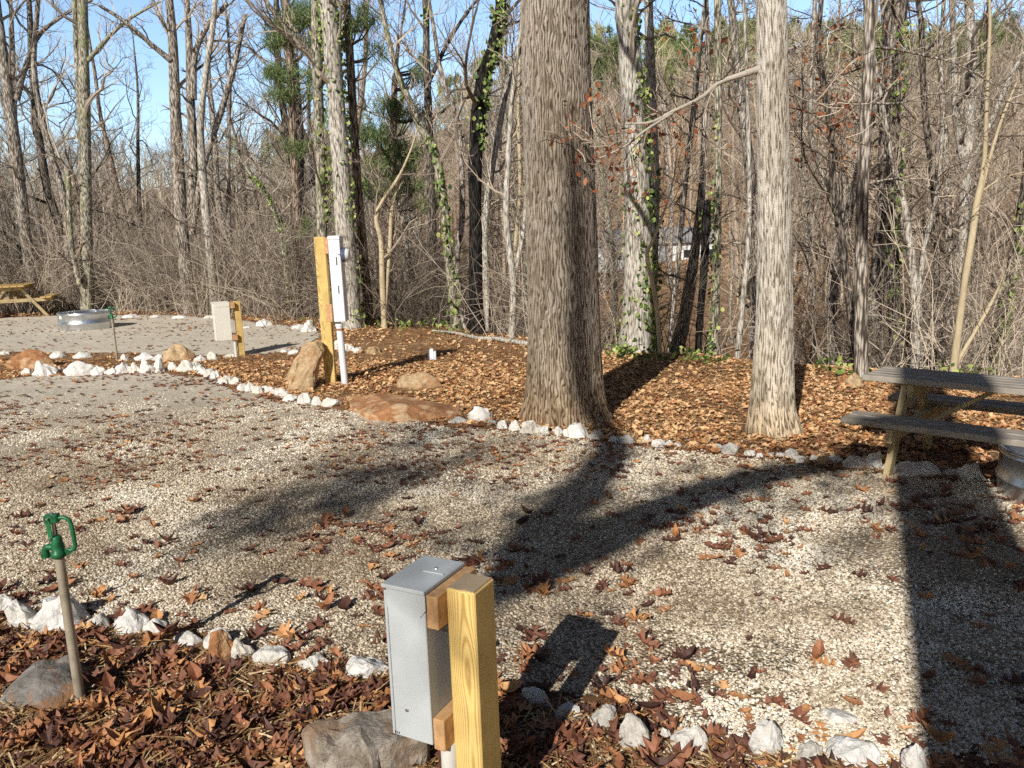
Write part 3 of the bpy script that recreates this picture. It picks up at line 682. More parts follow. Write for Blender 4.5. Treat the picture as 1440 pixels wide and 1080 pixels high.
# ------------------------------------------------------------------ fire rings
def fire_ring(c, R, H, label, ridge=True):
    e = empty('fire_ring', c, label, 'fire ring')
    pr = [(R, -.02), (R, H*.30), (R+.012, H*.36), (R+.012, H*.42), (R, H*.48), (R, H*.86), (R+.008, H*.9), (R+.008, H*.93), (R, H*.97), (R, H)]
    pr += [(R-.006, H), (R-.006, -.02)]
    lathe(MB(), pr, 64, c).build('ring_wall', M['galv'], e, smooth=True)
    rm = MB(); an = np.linspace(0, 2*pi, 65); tube(rm, np.stack([c[0]+R*np.cos(an), c[1]+R*np.sin(an), np.full(65, c[2]+H)], -1), .011, 8, cap=False)
    rm.build('rim', M['galv'], e, smooth=True)
    tube(MB(), [(c[0]+(R+.002)*math.cos(-1.2), c[1]+(R+.002)*math.sin(-1.2), c[2]+z) for z in (0, H*.95)], .006, 6).build('seam', M['galv'], e)
    return e
c = onT(118, 466); c = c+np.array([-.22, .56, 0]); c[2] = float(T(c[0], c[1]))
fr_ = fire_ring(c, .53, .36, 'wide galvanised steel fire ring on the back gravel pad')
a0 = -2.25; lb = MB(); an = np.linspace(a0, a0+.17, 5); V = [(c[0]+(.5335)*math.cos(t), c[1]+(.5335)*math.sin(t), c[2]+z) for z in (.255, .32) for t in an]
lb.add(V, [(k, k+1, k+6, k+5) for k in range(4)]).build('sticker', M['white_paint'], fr_)
c = onT(1411, 703); c = c+np.array([.45, .0, 0]); c[2] = float(T(c[0], c[1]))
fire_ring(c, .42, .29, 'small galvanised fire ring beside the right picnic table')

# ------------------------------------------------------------------ picnic tables
def picnic(loc, dx, dy, Lg, ht, board, leg, label, wtop=.72, spread=.62, bench=.62):
    """dx unit vec along length; dy across (away); loc = near end centre on the ground"""
    loc = np.array(loc, float); e = empty('picnic_table', loc, label, 'picnic table')
    ux = np.array([*dx, 0.]); uy = np.array([*dy, 0.]); up = np.array([0, 0, 1.])
    q = lambda x, y, z: loc+ux*x+uy*y+up*z
    # use local frame for grain: build meshes in local coords and rotate the object
    ang = math.atan2(ux[1], ux[0]); e.rotation_euler = (0, 0, ang); lf_ = 1 if (ux[0]*uy[1]-ux[1]*uy[0]) > 0 else -1
    def Lc(x, y, z): return np.array([x, y*lf_, z])
    def B(mb, x, y, z, sx, sy, sz, bev=.004): return box(mb, Lc(x, y, z), (sx, 0, 0), (0, sy*lf_, 0), (0, 0, sz), bev)
    t = MB(); nb = 5; w = wtop/nb
    for k in range(nb): B(t, -.0+.004*(k % 2), -wtop/2+k*w+.004, ht-.038, Lg, w-.016, .038)
    t.build('tabletop', M[board], e, origin=(0, 0, 0))
    hb = ht*.63
    for s_ in (-1, 1):
        t = MB()
        for k in range(2): B(t, 0, s_*bench+(k-1)*.135+.007, hb-.038, Lg, .121, .038)
        t.build('bench_seat', M[board], e, origin=(0, 0, 0))
    for xe in (.24, Lg-.28):
        for s_ in (-1, 1):
            top = Lc(xe, s_*wtop*.30, ht-.04); bot = Lc(xe, s_*spread, -.02); ax = top-bot
            t = box(MB(), bot-np.array([0, .045, 0])*lf_, (.038, 0, 0), (0, .09*lf_, 0), ax, .003); t.build('leg', M[leg], e, origin=(0, 0, 0))
        B(MB(), xe+.04, -bench-.13, hb-.038-.092, .038, 2*bench+.26, .09).build('seat_support', M[leg], e, origin=(0, 0, 0))
        B(MB(), xe+.04, -wtop*.46, ht-.038-.092, .038, wtop*.92, .09).build('top_support', M[leg], e, origin=(0, 0, 0))
        sg = 1 if xe < 1 else -1
        p0 = Lc(xe+.06*sg+.02, 0, hb-.10); p1 = Lc(xe+.50*sg, 0, ht-.045)
        box(MB(), p0-np.array([0, .045, 0]), (.05, 0, 0), (0, .09, 0), p1-p0, .003).build('brace', M[leg], e, origin=(0, 0, 0))
    return e
# right table, from its near bench and top edges
t0 = gz(1212, 527, .62); t1 = gz(1440, 548, .62); d = unit((t1-t0)[:2]); n_ = np.array([-d[1], d[0]]); n_ = n_ if n_[1] > 0 else -n_
c0 = t0[:2]+n_*.22; zt = float(T(c0[0], c0[1]))
picnic((c0[0], c0[1], 0), d, n_, 1.9, .62, 'table_grey', 'table_leg', 'weathered grey picnic table beside the rock row on the right', .44, .42, .42)
p = onT(14, 450); d = unit(np.array([-.42, 1.0])); n_ = np.array([d[1], -d[0]])
picnic((p[0]-.1, p[1]+.2, 0), d, n_, 1.9, .84, 'table_new', 'table_leg', 'yellow wooden picnic table at far left by the woods', .80, .82, .84)

# ------------------------------------------------------------------ small things
p = onT(607.5, 506); k = np.linalg.norm(p-CAM)/FPX; e = empty('utility_stub', p, 'small white utility stub standing in the leaves', 'utility stub')
box(MB(), p+np.array([-5.5*k, 0, -.05]), (8*k, 0, 0), (0, .05, 0), (0, 0, .05+15*k), .006).build('stub_body', M['white_paint'], e)
box(MB(), p+np.array([2.6*k, -.001, -.05]), (3.4*k, 0, 0), (0, .05, 0), (0, 0, .05+12*k), .004).build('side_plate', M['blue_sign'], e)
lg = [onT(*q) for q in [(608, 467), (640, 472), (672, 478), (700, 481), (742, 486), (760, 489)]]
lg = [q+np.array([0, 0, .03+.02*(i_ % 2)]) for i_, q in enumerate(lg)]
tag(tube(MB(), lg, [.015, .022, .03, .035, .04, .035], 8).build('fallen_log', M['bark_pale'], smooth=True, origin=lg[0]), 'pale fallen log lying along the edge of the woods', 'log')

# mobile home across the valley
def trailer():
    Yc = 58.0; a = aty(836, 375, Yc); bq = aty(1010, 371, Yc); zg = float(T((a[0]+bq[0])/2, Yc))
    w = bq[0]-a[0]; z0 = min(a[2], bq[2])-.3; z1 = aty(925, 341, Yc)[2]; o = np.array([a[0], Yc, z0]); H = z1-z0
    e = empty('mobile_home', (a[0]+w/2, Yc, min(zg, z0)), 'long white mobile home with grey roof across the valley', 'mobile home')
    box(MB(), o, (w, 0, 0), (0, 4, 0), (0, 0, H), .02).build('wall', M['siding'], e)
    V = [o+[-.2, -.3, H], o+[w+.2, -.3, H], o+[w+.2, 4.3, H], o+[-.2, 4.3, H], o+[-.2, 2, H+1.1], o+[w+.2, 2, H+1.1], o+[-.2, -.3, H-.08], o+[w+.2, -.3, H-.08]]
    MB().add(V, [(0, 1, 5), (0, 5, 4), (2, 3, 4), (2, 4, 5), (1, 2, 5), (3, 0, 4), (6, 7, 1), (6, 1, 0)]).build('roof', M['roof'], e)
    for f_ in (.12, .34, .72, .88):
        box(MB(), o+np.array([w*f_, -.03, H*.42]), (.9, 0, 0), (0, .04, 0), (0, 0, .55), .01).build('window', M['window'], e)
    box(MB(), o+np.array([w*.52, -.03, .1]), (.85, 0, 0), (0, .04, 0), (0, 0, H*.85), .01).build('door', M['roof'], e)
    box(MB(), [o[0], o[1]+.02, zg-2.5], (w, 0, 0), (0, 3.9, 0), (0, 0, z0-zg+2.5-.002), .01).build('skirting', M['roof'], e)
trailer()

# ------------------------------------------------------------------ trees
def rotv(d, ang, az):
    d = unit(d); ref = np.array([0, 0, 1.]) if abs(d[2]) < .9 else np.array([1., 0, 0]); a = unit(np.cross(d, ref)); b_ = np.cross(d, a)
    return math.cos(ang)*d+math.sin(ang)*(math.cos(az)*a+math.sin(az)*b_)
def grow(mb, p, d, L, r, lvl, mx, rg, up=.25, kids=(9, 6, 5, 3), ends=None, crook=.22, rmin=.0035):
    ns = (7, 6, 4, 3)[min(lvl, 3)]; P_ = [np.array(p)]; d = unit(d)
    for k in range(ns):
        d = unit(d+rg.normal(0, crook, 3)+np.array([0, 0, up*.25])); P_.append(P_[-1]+d*L/ns)
    rr = np.maximum(np.linspace(r, r*.28, ns+1), rmin)
    tube(mb, P_, rr, 5 if r > .02 else 3, a=min(1, max(0, rg.random())), cap=False)
    if ends is not None and lvl >= mx-1: ends.append((P_[-1], d))
    if lvl >= mx: return
    n = kids[min(lvl, 3)]
    for k in range(n):
        t = .2+.8*(k+rg.random())/n; i_ = min(int(t*ns), ns-1); q = P_[i_]+(P_[i_+1]-P_[i_])*(t*ns-i_)
        dd = rotv(P_[i_+1]-P_[i_], rg.uniform(.45, 1.0), rg.uniform(0, 6.28)); dd[2] += up*.6
        grow(mb, q, dd, L*rg.uniform(.38, .62)*(1.1-.5*t), max(rr[i_]*.55, rmin), lvl+1, mx, rg, up, kids, ends, crook, rmin)
def spline(P_, w, n):
    P_ = np.array(P_, float); w = np.array(w, float); m = len(P_); t = np.linspace(0, m-1, n); out = []
    Pe = np.concatenate([[2*P_[0]-P_[1]], P_, [2*P_[-1]-P_[-2]]]); We = np.concatenate([[w[0]], w, [w[-1]]])
    i_ = np.minimum(t.astype(int), m-2); f_ = (t-i_)[:, None]
    a, b_, c_, d_ = Pe[i_], Pe[i_+1], Pe[i_+2], Pe[i_+3]
    Q = .5*((2*b_)+(-a+c_)*f_+(2*a-5*b_+4*c_-d_)*f_**2+(-a+3*b_-3*c_+d_)*f_**3)
    W = We[i_+1]*(1-f_[:, 0])+We[i_+2]*f_[:, 0]; return Q, W
def leafcluster(mb, centers, n, spread, size, rg):
    m = n*len(centers); C_ = np.repeat(np.array(centers), n, 0)+rg.normal(0, spread, (m, 3))
    V = np.array([(-.5, 0, 0), (0, .32, .06), (.5, 0, 0), (0, -.32, .06)])
    scatter(mb, [(V, np.array([(0, 1, 2), (0, 2, 3)]))], C_, rg.random((m, 3))*6.28, size*(.6+.8*rg.random(m)), rg.random(m))
def needles(mb, ctrs, n, ln, rg, wd=.012):
    m = n*len(ctrs); C_ = np.repeat(np.array(ctrs), n, 0)+rg.normal(0, ln*.25, (m, 3))
    V = np.array([(0, -1, 0), (0, 1, 0), (1, 0, 0)])
    S_ = np.stack([ln*(.6+.8*rg.random(m)), np.full(m, wd), np.full(m, 1.)], -1)
    scatter(mb, [(V, np.array([(0, 1, 2)]))], C_, rg.random((m, 3))*6.28, S_, rg.random(m))
def tree(name, label, path, bark='bark', Y=None, ext=1.0, limbs=6, llen=2.2, seed=1, cat='tree', ivy=None, manual=(), dry=None, twig='twig', nsides=12, low=.25, kids=(7, 5, 4, 3), depth=2, up=.3, group=None, needle=None, big=None, lr=.4, base_drop=True, crook=.22):
    """path: pixel points (x, y, width px) from the base up, at depth Y"""
    rg = np.random.default_rng(seed); px, py, w = path[0]
    if Y is None: Y = onT(px, py)[1]
    k = Y/FPX*1.02
    P_ = [aty(a, b_, Y) for a, b_, c_ in path]; W = [c_*k/2 for a, b_, c_ in path]
    z0 = float(T(P_[0][0], P_[0][1]))
    if base_drop and P_[0][2] > z0-.02:
        P_.insert(0, np.array([P_[0][0], P_[0][1], z0-.12])); W.insert(0, W[0]*1.12)
    else: P_[0][2] = min(P_[0][2], z0-.05)
    base = np.array([P_[0][0], P_[0][1], z0])
    if ext > 0:
        d = unit(P_[-1]-P_[-2]); Hh = (P_[-1][2]-z0)
        for q in range(4): d = unit(d+rg.normal(0, .05, 3)+[0, 0, .08]); P_.append(P_[-1]+d*Hh*ext/4); W.append(W[-1]*(.80 if q < 3 else .5))
    Q, R_ = spline(P_, W, 40)
    e = empty(name, base, label, cat, group)
    tm = MB()
    if big:
        nA, hmax = big; 
        Qb, Rb = spline(P_, W, 620)
        L = np.concatenate([[0], np.cumsum(np.linalg.norm(np.diff(Qb, axis=0), axis=1))])
        an = np.arange(nA)*2*pi/nA; AA, LL = np.meshgrid(an, L)
        circ = 2*pi*np.mean(Rb); nr = int(circ/.022)
        xx = AA/(2*pi)*nr
        warp = (fbm(np.cos(AA)*7+20, LL*7+np.sin(AA)*7, 3)-.47)*2.3+(vnoise(np.cos(AA)*14+5, LL*16+np.sin(AA)*14)-.5)*.9
        rid = 1-np.abs(((xx+warp) % 1)*2-1)           # 0 in furrow .. 1 on ridge
        brk = vnoise(xx*1.0+3, LL*16)
        hgt = sstep(0.0, .7, rid)*(.55+.45*sstep(.25, .5, brk))
        lobes = 1+.15*np.exp(-LL/.30)*np.sin(AA*5+1)+.07*np.exp(-LL/.35)*np.sin(AA*3+2)+.035*(fbm(np.cos(AA)*1.3+9, LL*.8+np.sin(AA)*1.3, 3)-.47)*2
        rad = Rb[:, None]*lobes+(hgt-.6)*hmax
        d = np.gradient(Qb, axis=0); d /= np.linalg.norm(d, axis=1)[:, None]
        e1 = np.cross(d, [0, 1., 0]); e1 /= np.linalg.norm(e1, axis=1)[:, None]; e2 = np.cross(d, e1)
        V = Qb[:, None]+rad[..., None]*(np.cos(AA)[..., None]*e1[:, None]+np.sin(AA)[..., None]*e2[:, None])
        i2 = np.arange(619)[:, None]*nA; j2 = np.arange(nA)[None]; j3 = (j2+1) % nA
        tm.add(V.reshape(-1, 3), np.stack([i2+j2, i2+j3, i2+nA+j3, i2+nA+j2], -1).reshape(-1, 4), hgt.ravel())
    else:
        nn = 34; jit = 1+.10*(rg.random(40)-.5)
        tube(tm, Q, R_*jit, nsides, a=.5, cap=False)
    to = tm.build('trunk', M[bark], e, smooth=True)
    cm = MB(); ends = []
    n0 = int(40*low)
    for q in range(limbs):
        i_ = int(n0+(38-n0)*(q+rg.random())/max(limbs, 1)); i_ = min(i_, 38)
        dd = rotv(Q[i_+1]-Q[i_], rg.uniform(.6, 1.25), rg.uniform(0, 6.28)); dd[2] = abs(dd[2])*.6+.15
        L = llen*rg.uniform(.5, 1.15)*(1.15-.5*i_/40)
        grow(cm, Q[i_], dd, L, min(R_[i_]*lr, L*.018), 0, depth, rg, up, kids, ends, crook)
    mans = []
    for mp in manual:      # pixel paths of limbs, with optional depth offsets
        mq = [aty(a, b_, Y+dy) for (a, b_, c_, dy) in mp]; mw = [c_*k/2 for (a, b_, c_, dy) in mp]
        mq, mw = spline(mq, mw, 16); lm = MB(); tube(lm, mq, mw, 7, a=.5, cap=False)
        lo_ = lm.build('limb', M[bark], e, smooth=True); mans.append(mq); tw_ = MB()
        for q in range(9):
            i_ = int(3+12*(q+rg.random())/9); i_ = min(i_, 14)
            dd = rotv(mq[i_+1]-mq[i_], rg.uniform(.4, 1.1), rg.uniform(0, 6.28)); grow(tw_, mq[i_], dd, rg.uniform(.35, 1.0)*llen*.32, max(.005, mw[i_]*.4), 1, depth, rg, up, kids, ends, crook)
        tw_.build('twigs', M[twig], lo_)
    if cm.n: cm.build('branches', M[twig], e)
    if ivy:
        im = MB(); V = []
        for (t0_, t1_, n_i, sz, side) in ivy:
            t_ = rg.uniform(t0_, t1_, n_i)*39; i_ = np.minimum(t_.astype(int), 38)
            an = rg.normal(side, .75, n_i)
            c_ = Q[i_]+(Q[i_+1]-Q[i_])*(t_-i_)[:, None]
            rr = R_[i_]+rg.random(n_i)**2*.07+.01
            # clumpy
            kk = vnoise(c_[:, 2]*3+seed, an*2) > .34
            c_ = c_+np.stack([np.cos(an)*rr, np.sin(an)*rr, np.zeros(n_i)], -1); c_ = c_[kk]
            m_ = len(c_); LV = np.array([(0, -.5, 0), (.45, -.1, .05), (.2, .5, 0), (-.2, .5, 0), (-.45, -.1, .05)])
            scatter(im, [(LV, np.array([(0, 1, 2), (0, 2, 3), (0, 3, 4)]))], c_, np.stack([pi/2+rg.normal(0, .5, m_), rg.normal(0, .5, m_), rg.normal(0, .7, m_)], -1), sz*(.6+.7*rg.random(m_)), rg.random(m_))
        im.build('ivy', M['ivy'], e)
    if dry:
        dm = MB(); src = [q for mq in mans for q in mq[4:]]+[x_[0] for x_ in ends]
        src = [src[i_] for i_ in rg.integers(0, len(src), dry[0])]; leafcluster(dm, src, dry[1], .09, .05, rg); dm.build('dry_leaves', M['dryleaf'], e)
    if needle:
        nm = MB(); C_ = []
        for (a, b_, rx, ry, n_) in needle:
            for q in range(n_):
                an = rg.uniform(0, 6.28); rr = math.sqrt(rg.random()); C_.append(aty(a+rx*rr*math.cos(an), b_+ry*rr*math.sin(an), Y+rg.uniform(-1, 1)*rx*k))
        needles(nm, C_, 26, .20, rg, .006); nm.build('needles', M['needle'], e)
        bm_ = MB()
        for q in C_[::3]:
            i_ = int(np.argmin(np.abs(Q[:, 2]-q[2]+.3))); mid = (Q[i_]+q)/2-[0, 0, .1]; tube(bm_, [Q[i_], mid, q], [.03, .015, .006], 4, a=.3, cap=False)
        bm_.build('boughs', M['twig_dark'], e)
    return e, Q, R_

# --- the trees one can tell apart
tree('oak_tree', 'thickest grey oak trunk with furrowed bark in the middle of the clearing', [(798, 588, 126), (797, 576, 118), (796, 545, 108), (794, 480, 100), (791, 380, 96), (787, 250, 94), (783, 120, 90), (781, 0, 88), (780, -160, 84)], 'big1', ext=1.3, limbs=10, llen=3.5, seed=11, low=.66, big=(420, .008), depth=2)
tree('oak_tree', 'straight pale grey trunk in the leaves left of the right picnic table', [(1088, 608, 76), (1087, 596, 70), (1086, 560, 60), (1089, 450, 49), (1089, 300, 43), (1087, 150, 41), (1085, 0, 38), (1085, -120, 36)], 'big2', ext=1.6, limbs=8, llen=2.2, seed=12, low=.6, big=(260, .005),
     manual=[[(1068, 97, 10, 0), (1040, 106, 7.5, .0), (1010, 117, 6.5, .1), (985, 138, 5.5, .1), (945, 157, 4.6, .2), (915, 172, 4, .2), (880, 174, 2.5, .3)], [(950, 156, 4, .2), (905, 185, 3.6, .2), (880, 205, 3, .2), (840, 224, 2, .2)], [(1100, 118, 3, .1), (1130, 140, 2, .2), (1180, 150, 1.5, .3)]], dry=(80, 8), kids=(5, 4, 3, 2))
tree('ivy_tree', 'broad pale trunk with green ivy up its right side, right of the big oak', [(893, 492, 52), (895, 470, 46), (898, 400, 40), (897, 300, 35), (892, 180, 32), (886, 80, 30), (880, 0, 28)], 'bark_pale', Y=11.2, seed=13, ext=1.2, limbs=9, llen=2.6, low=.5, ivy=[(.12, .50, 620, .058, -.5), (.1, .40, 160, .05, -2.6), (.5, .72, 140, .055, -.6)], dry=(18, 5))
tree('slim_tree', 'slender grey trunk close behind the ivy covered pale trunk', [(914, 492, 16), (916, 400, 16), (920, 280, 15), (917, 150, 13), (912, 0, 11)], 'bark_pale', Y=12.6, seed=14, limbs=9, llen=2.2, low=.4, ivy=[(.1, .4, 160, .07, -1)])
tree('slim_tree', 'thin forked sapling in front of the ivy trunk at its right foot', [(928, 494, 6), (924, 440, 6), (918, 400, 6), (910, 360, 5), (922, 330, 4), (940, 280, 3)], 'bark_tan', Y=10.6, seed=15, ext=.3, limbs=6, llen=1.0, low=.5)
tree('straight_tree', 'dark straight pole like trunk between the two pale trunks', [(1003, 505, 13), (1006, 440, 12), (1009, 330, 10), (1010, 160, 10), (1009, 0, 9)], 'bark_moss', Y=11.6, seed=16, limbs=9, llen=1.6, low=.4, ivy=[(.08, .45, 260, .06, 3.6)], twig='twig_dark')
tree('dark_stump_tree', 'black leaning dead trunk left of the straight pole like trunk', [(982, 492, 10), (985, 440, 10), (990, 380, 11), (993, 310, 12), (995, 282, 9)], 'bark_black', Y=11.3, seed=17, ext=0, limbs=3, llen=.6, twig='twig_dark', ivy=[(.7, 1, 90, .06, 1)])
tree('leaning_tree', 'brown leaning mossy trunk left of the black dead trunk', [(952, 492, 22), (962, 450, 18), (972, 390, 16), (980, 330, 12), (988, 250, 9), (992, 150, 8)], 'bark', Y=12.2, seed=18, limbs=8, llen=1.8, twig='twig_dark')
tree('slim_tree', 'thin pale sapling between the straight pole and the pale trunk', [(1037, 506, 9), (1044, 430, 8), (1052, 350, 7), (1054, 250, 6), (1050, 100, 5), (1046, 0, 4)], 'bark_pale', Y=10.4, seed=19, limbs=8, llen=1.4, dry=(16, 5))
tree('ivy_tree', 'tall cream trunk with ivy directly behind the meter post', [(495, 462, 32), (492, 420, 29), (485, 320, 26), (477, 200, 24), (468, 80, 23), (461, 0, 22)], 'bark_pale', Y=15.2, seed=20, limbs=10, llen=3.2, low=.45, ivy=[(.05, .95, 700, .065, .1), (.3, .95, 300, .065, 3.3)], ext=1.1)
tree('slim_tree', 'slim grey trunk just left of the cream ivy trunk behind the meter', [(456, 455, 15), (454, 380, 15), (451, 250, 14), (447, 120, 14), (446, 0, 15)], 'bark_moss', Y=16.2, seed=21, limbs=7, llen=2.2, ivy=[(.1, .9, 420, .09, -.4)], manual=[[(447, 85, 10, 0), (425, 60, 9, -.2), (400, 35, 7, -.4), (380, 10, 6, -.6), (365, -15, 5, -.6)]])
tree('pine_tree', 'slender brown pine trunk right of the meter post', [(520, 462, 14), (515, 400, 13), (506, 300, 12), (499, 200, 11), (492, 80, 11), (486, -10, 10)], 'bark_pine', Y=15.6, seed=22, limbs=4, llen=1.6, low=.5, ivy=[(.1, .7, 160, .09, 2.6)], needle=[(505, 25, 26, 20, 30), (525, 75, 18, 14, 12), (480, 60, 12, 26, 10)])
tree('pine_tree', 'pine with green needle boughs left of the meter post', [(426, 452, 14), (423, 380, 13), (418, 300, 12), (413, 200, 11), (408, 80, 10), (402, 0, 9)], 'bark_pine', Y=18.5, seed=23, limbs=4, llen=1.6, low=.3, needle=[(395, 40, 26, 12, 26), (425, 22, 24, 10, 26), (385, 62, 14, 8, 14), (432, 60, 16, 8, 16), (398, 104, 26, 9, 30), (420, 130, 30, 10, 34), (440, 112, 12, 8, 12), (392, 134, 14, 6, 12), (395, 55, 20, 10, 20), (420, 20, 22, 18, 40), (418, 205, 18, 11, 22), (430, 320, 14, 12, 12), (400, 100, 28, 12, 24)])
tree('pine_tree', 'bushy green pine beyond the clearing right of the meter', [(545, 452, 12), (548, 350, 11), (552, 230, 10), (555, 120, 8)], 'bark_pine', Y=17.5, seed=24, ext=.2, limbs=3, llen=1.5, needle=[(530, 190, 26, 14, 40), (566, 215, 30, 14, 50), (548, 235, 40, 14, 50), (575, 160, 26, 10, 34), (545, 150, 20, 10, 24), (590, 110, 16, 12, 24), (600, 85, 10, 10, 12), (525, 262, 26, 12, 30), (570, 262, 24, 12, 30), (598, 290, 18, 10, 20)])
tree('crooked_tree', 'crooked grey trunk bending right midway between meter and big oak', [(643, 468, 15), (637, 420, 13), (628, 330, 12), (622, 270, 12), (612, 215, 11), (592, 180, 10), (575, 140, 9), (560, 105, 8), (545, 50, 7), (535, 0, 7)], 'bark_moss', Y=14.6, seed=25, limbs=8, llen=2.0, ivy=[(.05, .35, 160, .08, -1.5)])
tree('forked_tree', 'dark upright trunk with ivy forking high above the crooked trunk', [(612, 462, 13), (608, 330, 11), (604, 200, 11), (600, 90, 9), (598, 0, 8)], 'bark_dark', Y=17, seed=26, limbs=9, llen=2.4, twig='twig_dark', ivy=[(.45, .7, 160, .08, -1)], manual=[[(600, 120, 7, 0), (615, 90, 6, -.1), (630, 60, 5, -.2), (655, 20, 4, -.3), (680, -10, 3, -.3)]])
tree('ivy_tree', 'ivy wrapped trunk painted black for shade left of the big oak', [(672, 470, 23), (669, 430, 19), (669, 330, 17), (668, 250, 18), (671, 180, 19), (680, 110, 20), (693, 70, 17), (702, 20, 14), (708, -15, 12)], 'bark_black', Y=13.6, seed=27, limbs=6, llen=2.0, twig='twig_dark', ivy=[(.35, .95, 600, .065, -.5), (.4, .9, 200, .065, -2.4)], manual=[[(690, 85, 6, 0), (700, 60, 5, .1), (708, 40, 4, .1), (730, 30, 3, .2)]])
tree('slim_tree', 'pale mossy trunk close right of the black ivy trunk', [(690, 472, 13), (684, 400, 11), (681, 330, 11), (690, 250, 9), (702, 180, 8), (716, 110, 7), (735, 60, 5)], 'bark_pale', Y=14.4, seed=28, limbs=7, llen=1.8)
tree('slim_tree', 'leaning grey sapling left of the black ivy trunk', [(655, 466, 12), (648, 420, 10), (642, 370, 9), (650, 300, 8), (645, 180, 7), (620, 100, 6), (610, 40, 5)], 'bark', Y=15.3, seed=29, limbs=8, llen=2.2)
tree('slim_tree', 'thin pale trunk pair nearest the left side of the big oak', [(719, 482, 9), (722, 400, 9), (712, 310, 9), (716, 200, 7), (724, 100, 6)], 'bark_pale', Y=13.0, seed=30, limbs=7, llen=1.6, manual=[[(722, 390, 7, 0), (735, 330, 6, .1), (742, 260, 5, .2), (750, 180, 4, .3)]])
tree('slim_tree', 'forked tan sapling right of the slender pine', [(541, 462, 9), (538, 400, 8), (536, 340, 7), (530, 300, 6), (560, 250, 4), (572, 225, 3)], 'bark_tan', Y=15, seed=31, limbs=7, llen=1.6, ext=.3, manual=[[(541, 440, 6, 0), (548, 350, 6, .1), (552, 290, 5, .1), (565, 240, 4, .1)]])
# left woods
tree('grey_tree', 'leftmost grey trunk behind the far picnic table', [(48, 440, 17), (45, 395, 15), (36, 330, 14), (28, 260, 14), (18, 180, 14), (8, 100, 12), (0, 40, 10), (-6, -10, 9)], 'bark', Y=23.5, seed=32, limbs=8, llen=3.0, manual=[[(24, 140, 8, 0), (34, 100, 7, -.2), (55, 50, 5, -.4), (95, 18, 4, -.6), (130, 0, 3, -.6)]])
tree('split_tree', 'tall split grey trunk above the steel fire ring', [(124, 440, 18), (122, 380, 16), (121, 300, 15), (120, 200, 14), (118, 100, 13), (116, 0, 12)], 'bark_moss', Y=21.5, seed=33, limbs=9, llen=3.0, manual=[[(120, 250, 9, 0), (113, 170, 8, 0), (108, 80, 7, 0), (104, -10, 6, 0)], [(124, 85, 6, 0), (150, 55, 5, -.2), (180, 28, 4, -.4), (225, 2, 3, -.5)], [(112, 400, 7, -.3), (100, 340, 7, -.3), (96, 240, 6, -.3)]])
tree('multistem_tree', 'large tree of several dark stems left of the far power box', [(268, 432, 20), (262, 380, 18), (255, 310, 17), (250, 220, 16), (246, 140, 14), (243, 60, 12), (238, 0, 10)], 'bark', Y=19.8, seed=34, limbs=6, llen=2.6,
     manual=[[(268, 300, 12, 0), (272, 220, 12, .1), (268, 140, 11, .1), (266, 60, 9, .1), (262, -10, 7, .1)], [(272, 140, 9, 0), (274, 80, 8, 0), (290, 40, 7, -.2), (320, 5, 6, -.4)], [(240, 85, 8, -.1), (210, 60, 6, -.3), (175, 30, 5, -.5), (140, 8, 4, -.7)], [(270, 330, 9, 0), (285, 240, 8, -.1), (310, 160, 8, -.2), (330, 90, 7, -.3), (345, 20, 5, -.3)], [(245, 60, 6, 0), (228, 30, 5, 0), (215, 0, 4, 0)]])
tree('slim_tree', 'slim grey trunk between the multi stemmed tree and the far power box', [(302, 435, 12), (298, 380, 11), (288, 280, 11), (282, 180, 9), (290, 100, 8), (300, 30, 7)], 'bark_pale', Y=19.2, seed=35, limbs=8, llen=2.4)
tree('slim_tree', 'mossy forked sapling with ivy left of the pine boughs', [(412, 452, 11), (404, 390, 9), (396, 330, 7), (378, 280, 6), (360, 255, 4)], 'bark_moss', Y=18, seed=36, ext=.3, limbs=7, llen=1.6, ivy=[(.05, .55, 240, .06, -1)])
tree('slim_tree', 'thin grey trunk left of the split grey tree', [(100, 436, 10), (96, 360, 9), (90, 280, 9), (62, 180, 8), (48, 100, 7), (52, 20, 6)], 'bark', Y=23, seed=37, limbs=8, llen=3)
# right woods
tree('slim_tree', 'long slender trunk with a shadowed foot behind the picnic table end', [(1212, 545, 20), (1211, 480, 18), (1211, 400, 17), (1212, 300, 16), (1216, 190, 16), (1222, 90, 15), (1222, 0, 14)], 'bark', Y=8.2, seed=40, limbs=6, llen=1.6, nsides=16, low=.5,
     manual=[[(1228, 66, 4, 0), (1262, 70, 3.6, .1), (1300, 78, 3, .2), (1345, 90, 2.5, .2), (1400, 120, 2, .3)], [(1224, 145, 3.6, 0), (1265, 145, 3.2, .1), (1310, 132, 2.6, .2), (1350, 134, 2.2, .2), (1450, 148, 1.6, .3)], [(1222, 258, 3, 0), (1262, 252, 2.6, .1), (1310, 270, 2, .2), (1360, 310, 1.6, .3)], [(1210, 40, 2.6, 0), (1180, 40, 2, 0), (1150, 60, 1.5, 0)]])
tree('crooked_tree', 'dark snaking trunk right of the straight pale grey trunk', [(1205, 520, 13), (1196, 440, 11), (1184, 340, 10), (1172, 260, 9), (1168, 190, 8), (1160, 130, 8), (1150, 60, 7), (1155, 0, 6)], 'bark_dark', Y=11, seed=41, limbs=8, llen=1.8, twig='twig_dark', dry=(110, 9), manual=[[(1184, 300, 6, 0), (1180, 230, 5, 0), (1170, 190, 4, -.1), (1185, 168, 3, -.1)], [(1160, 130, 5, 0), (1165, 110, 4, .1), (1200, 100, 3, .2), (1240, 80, 2, .2)]])
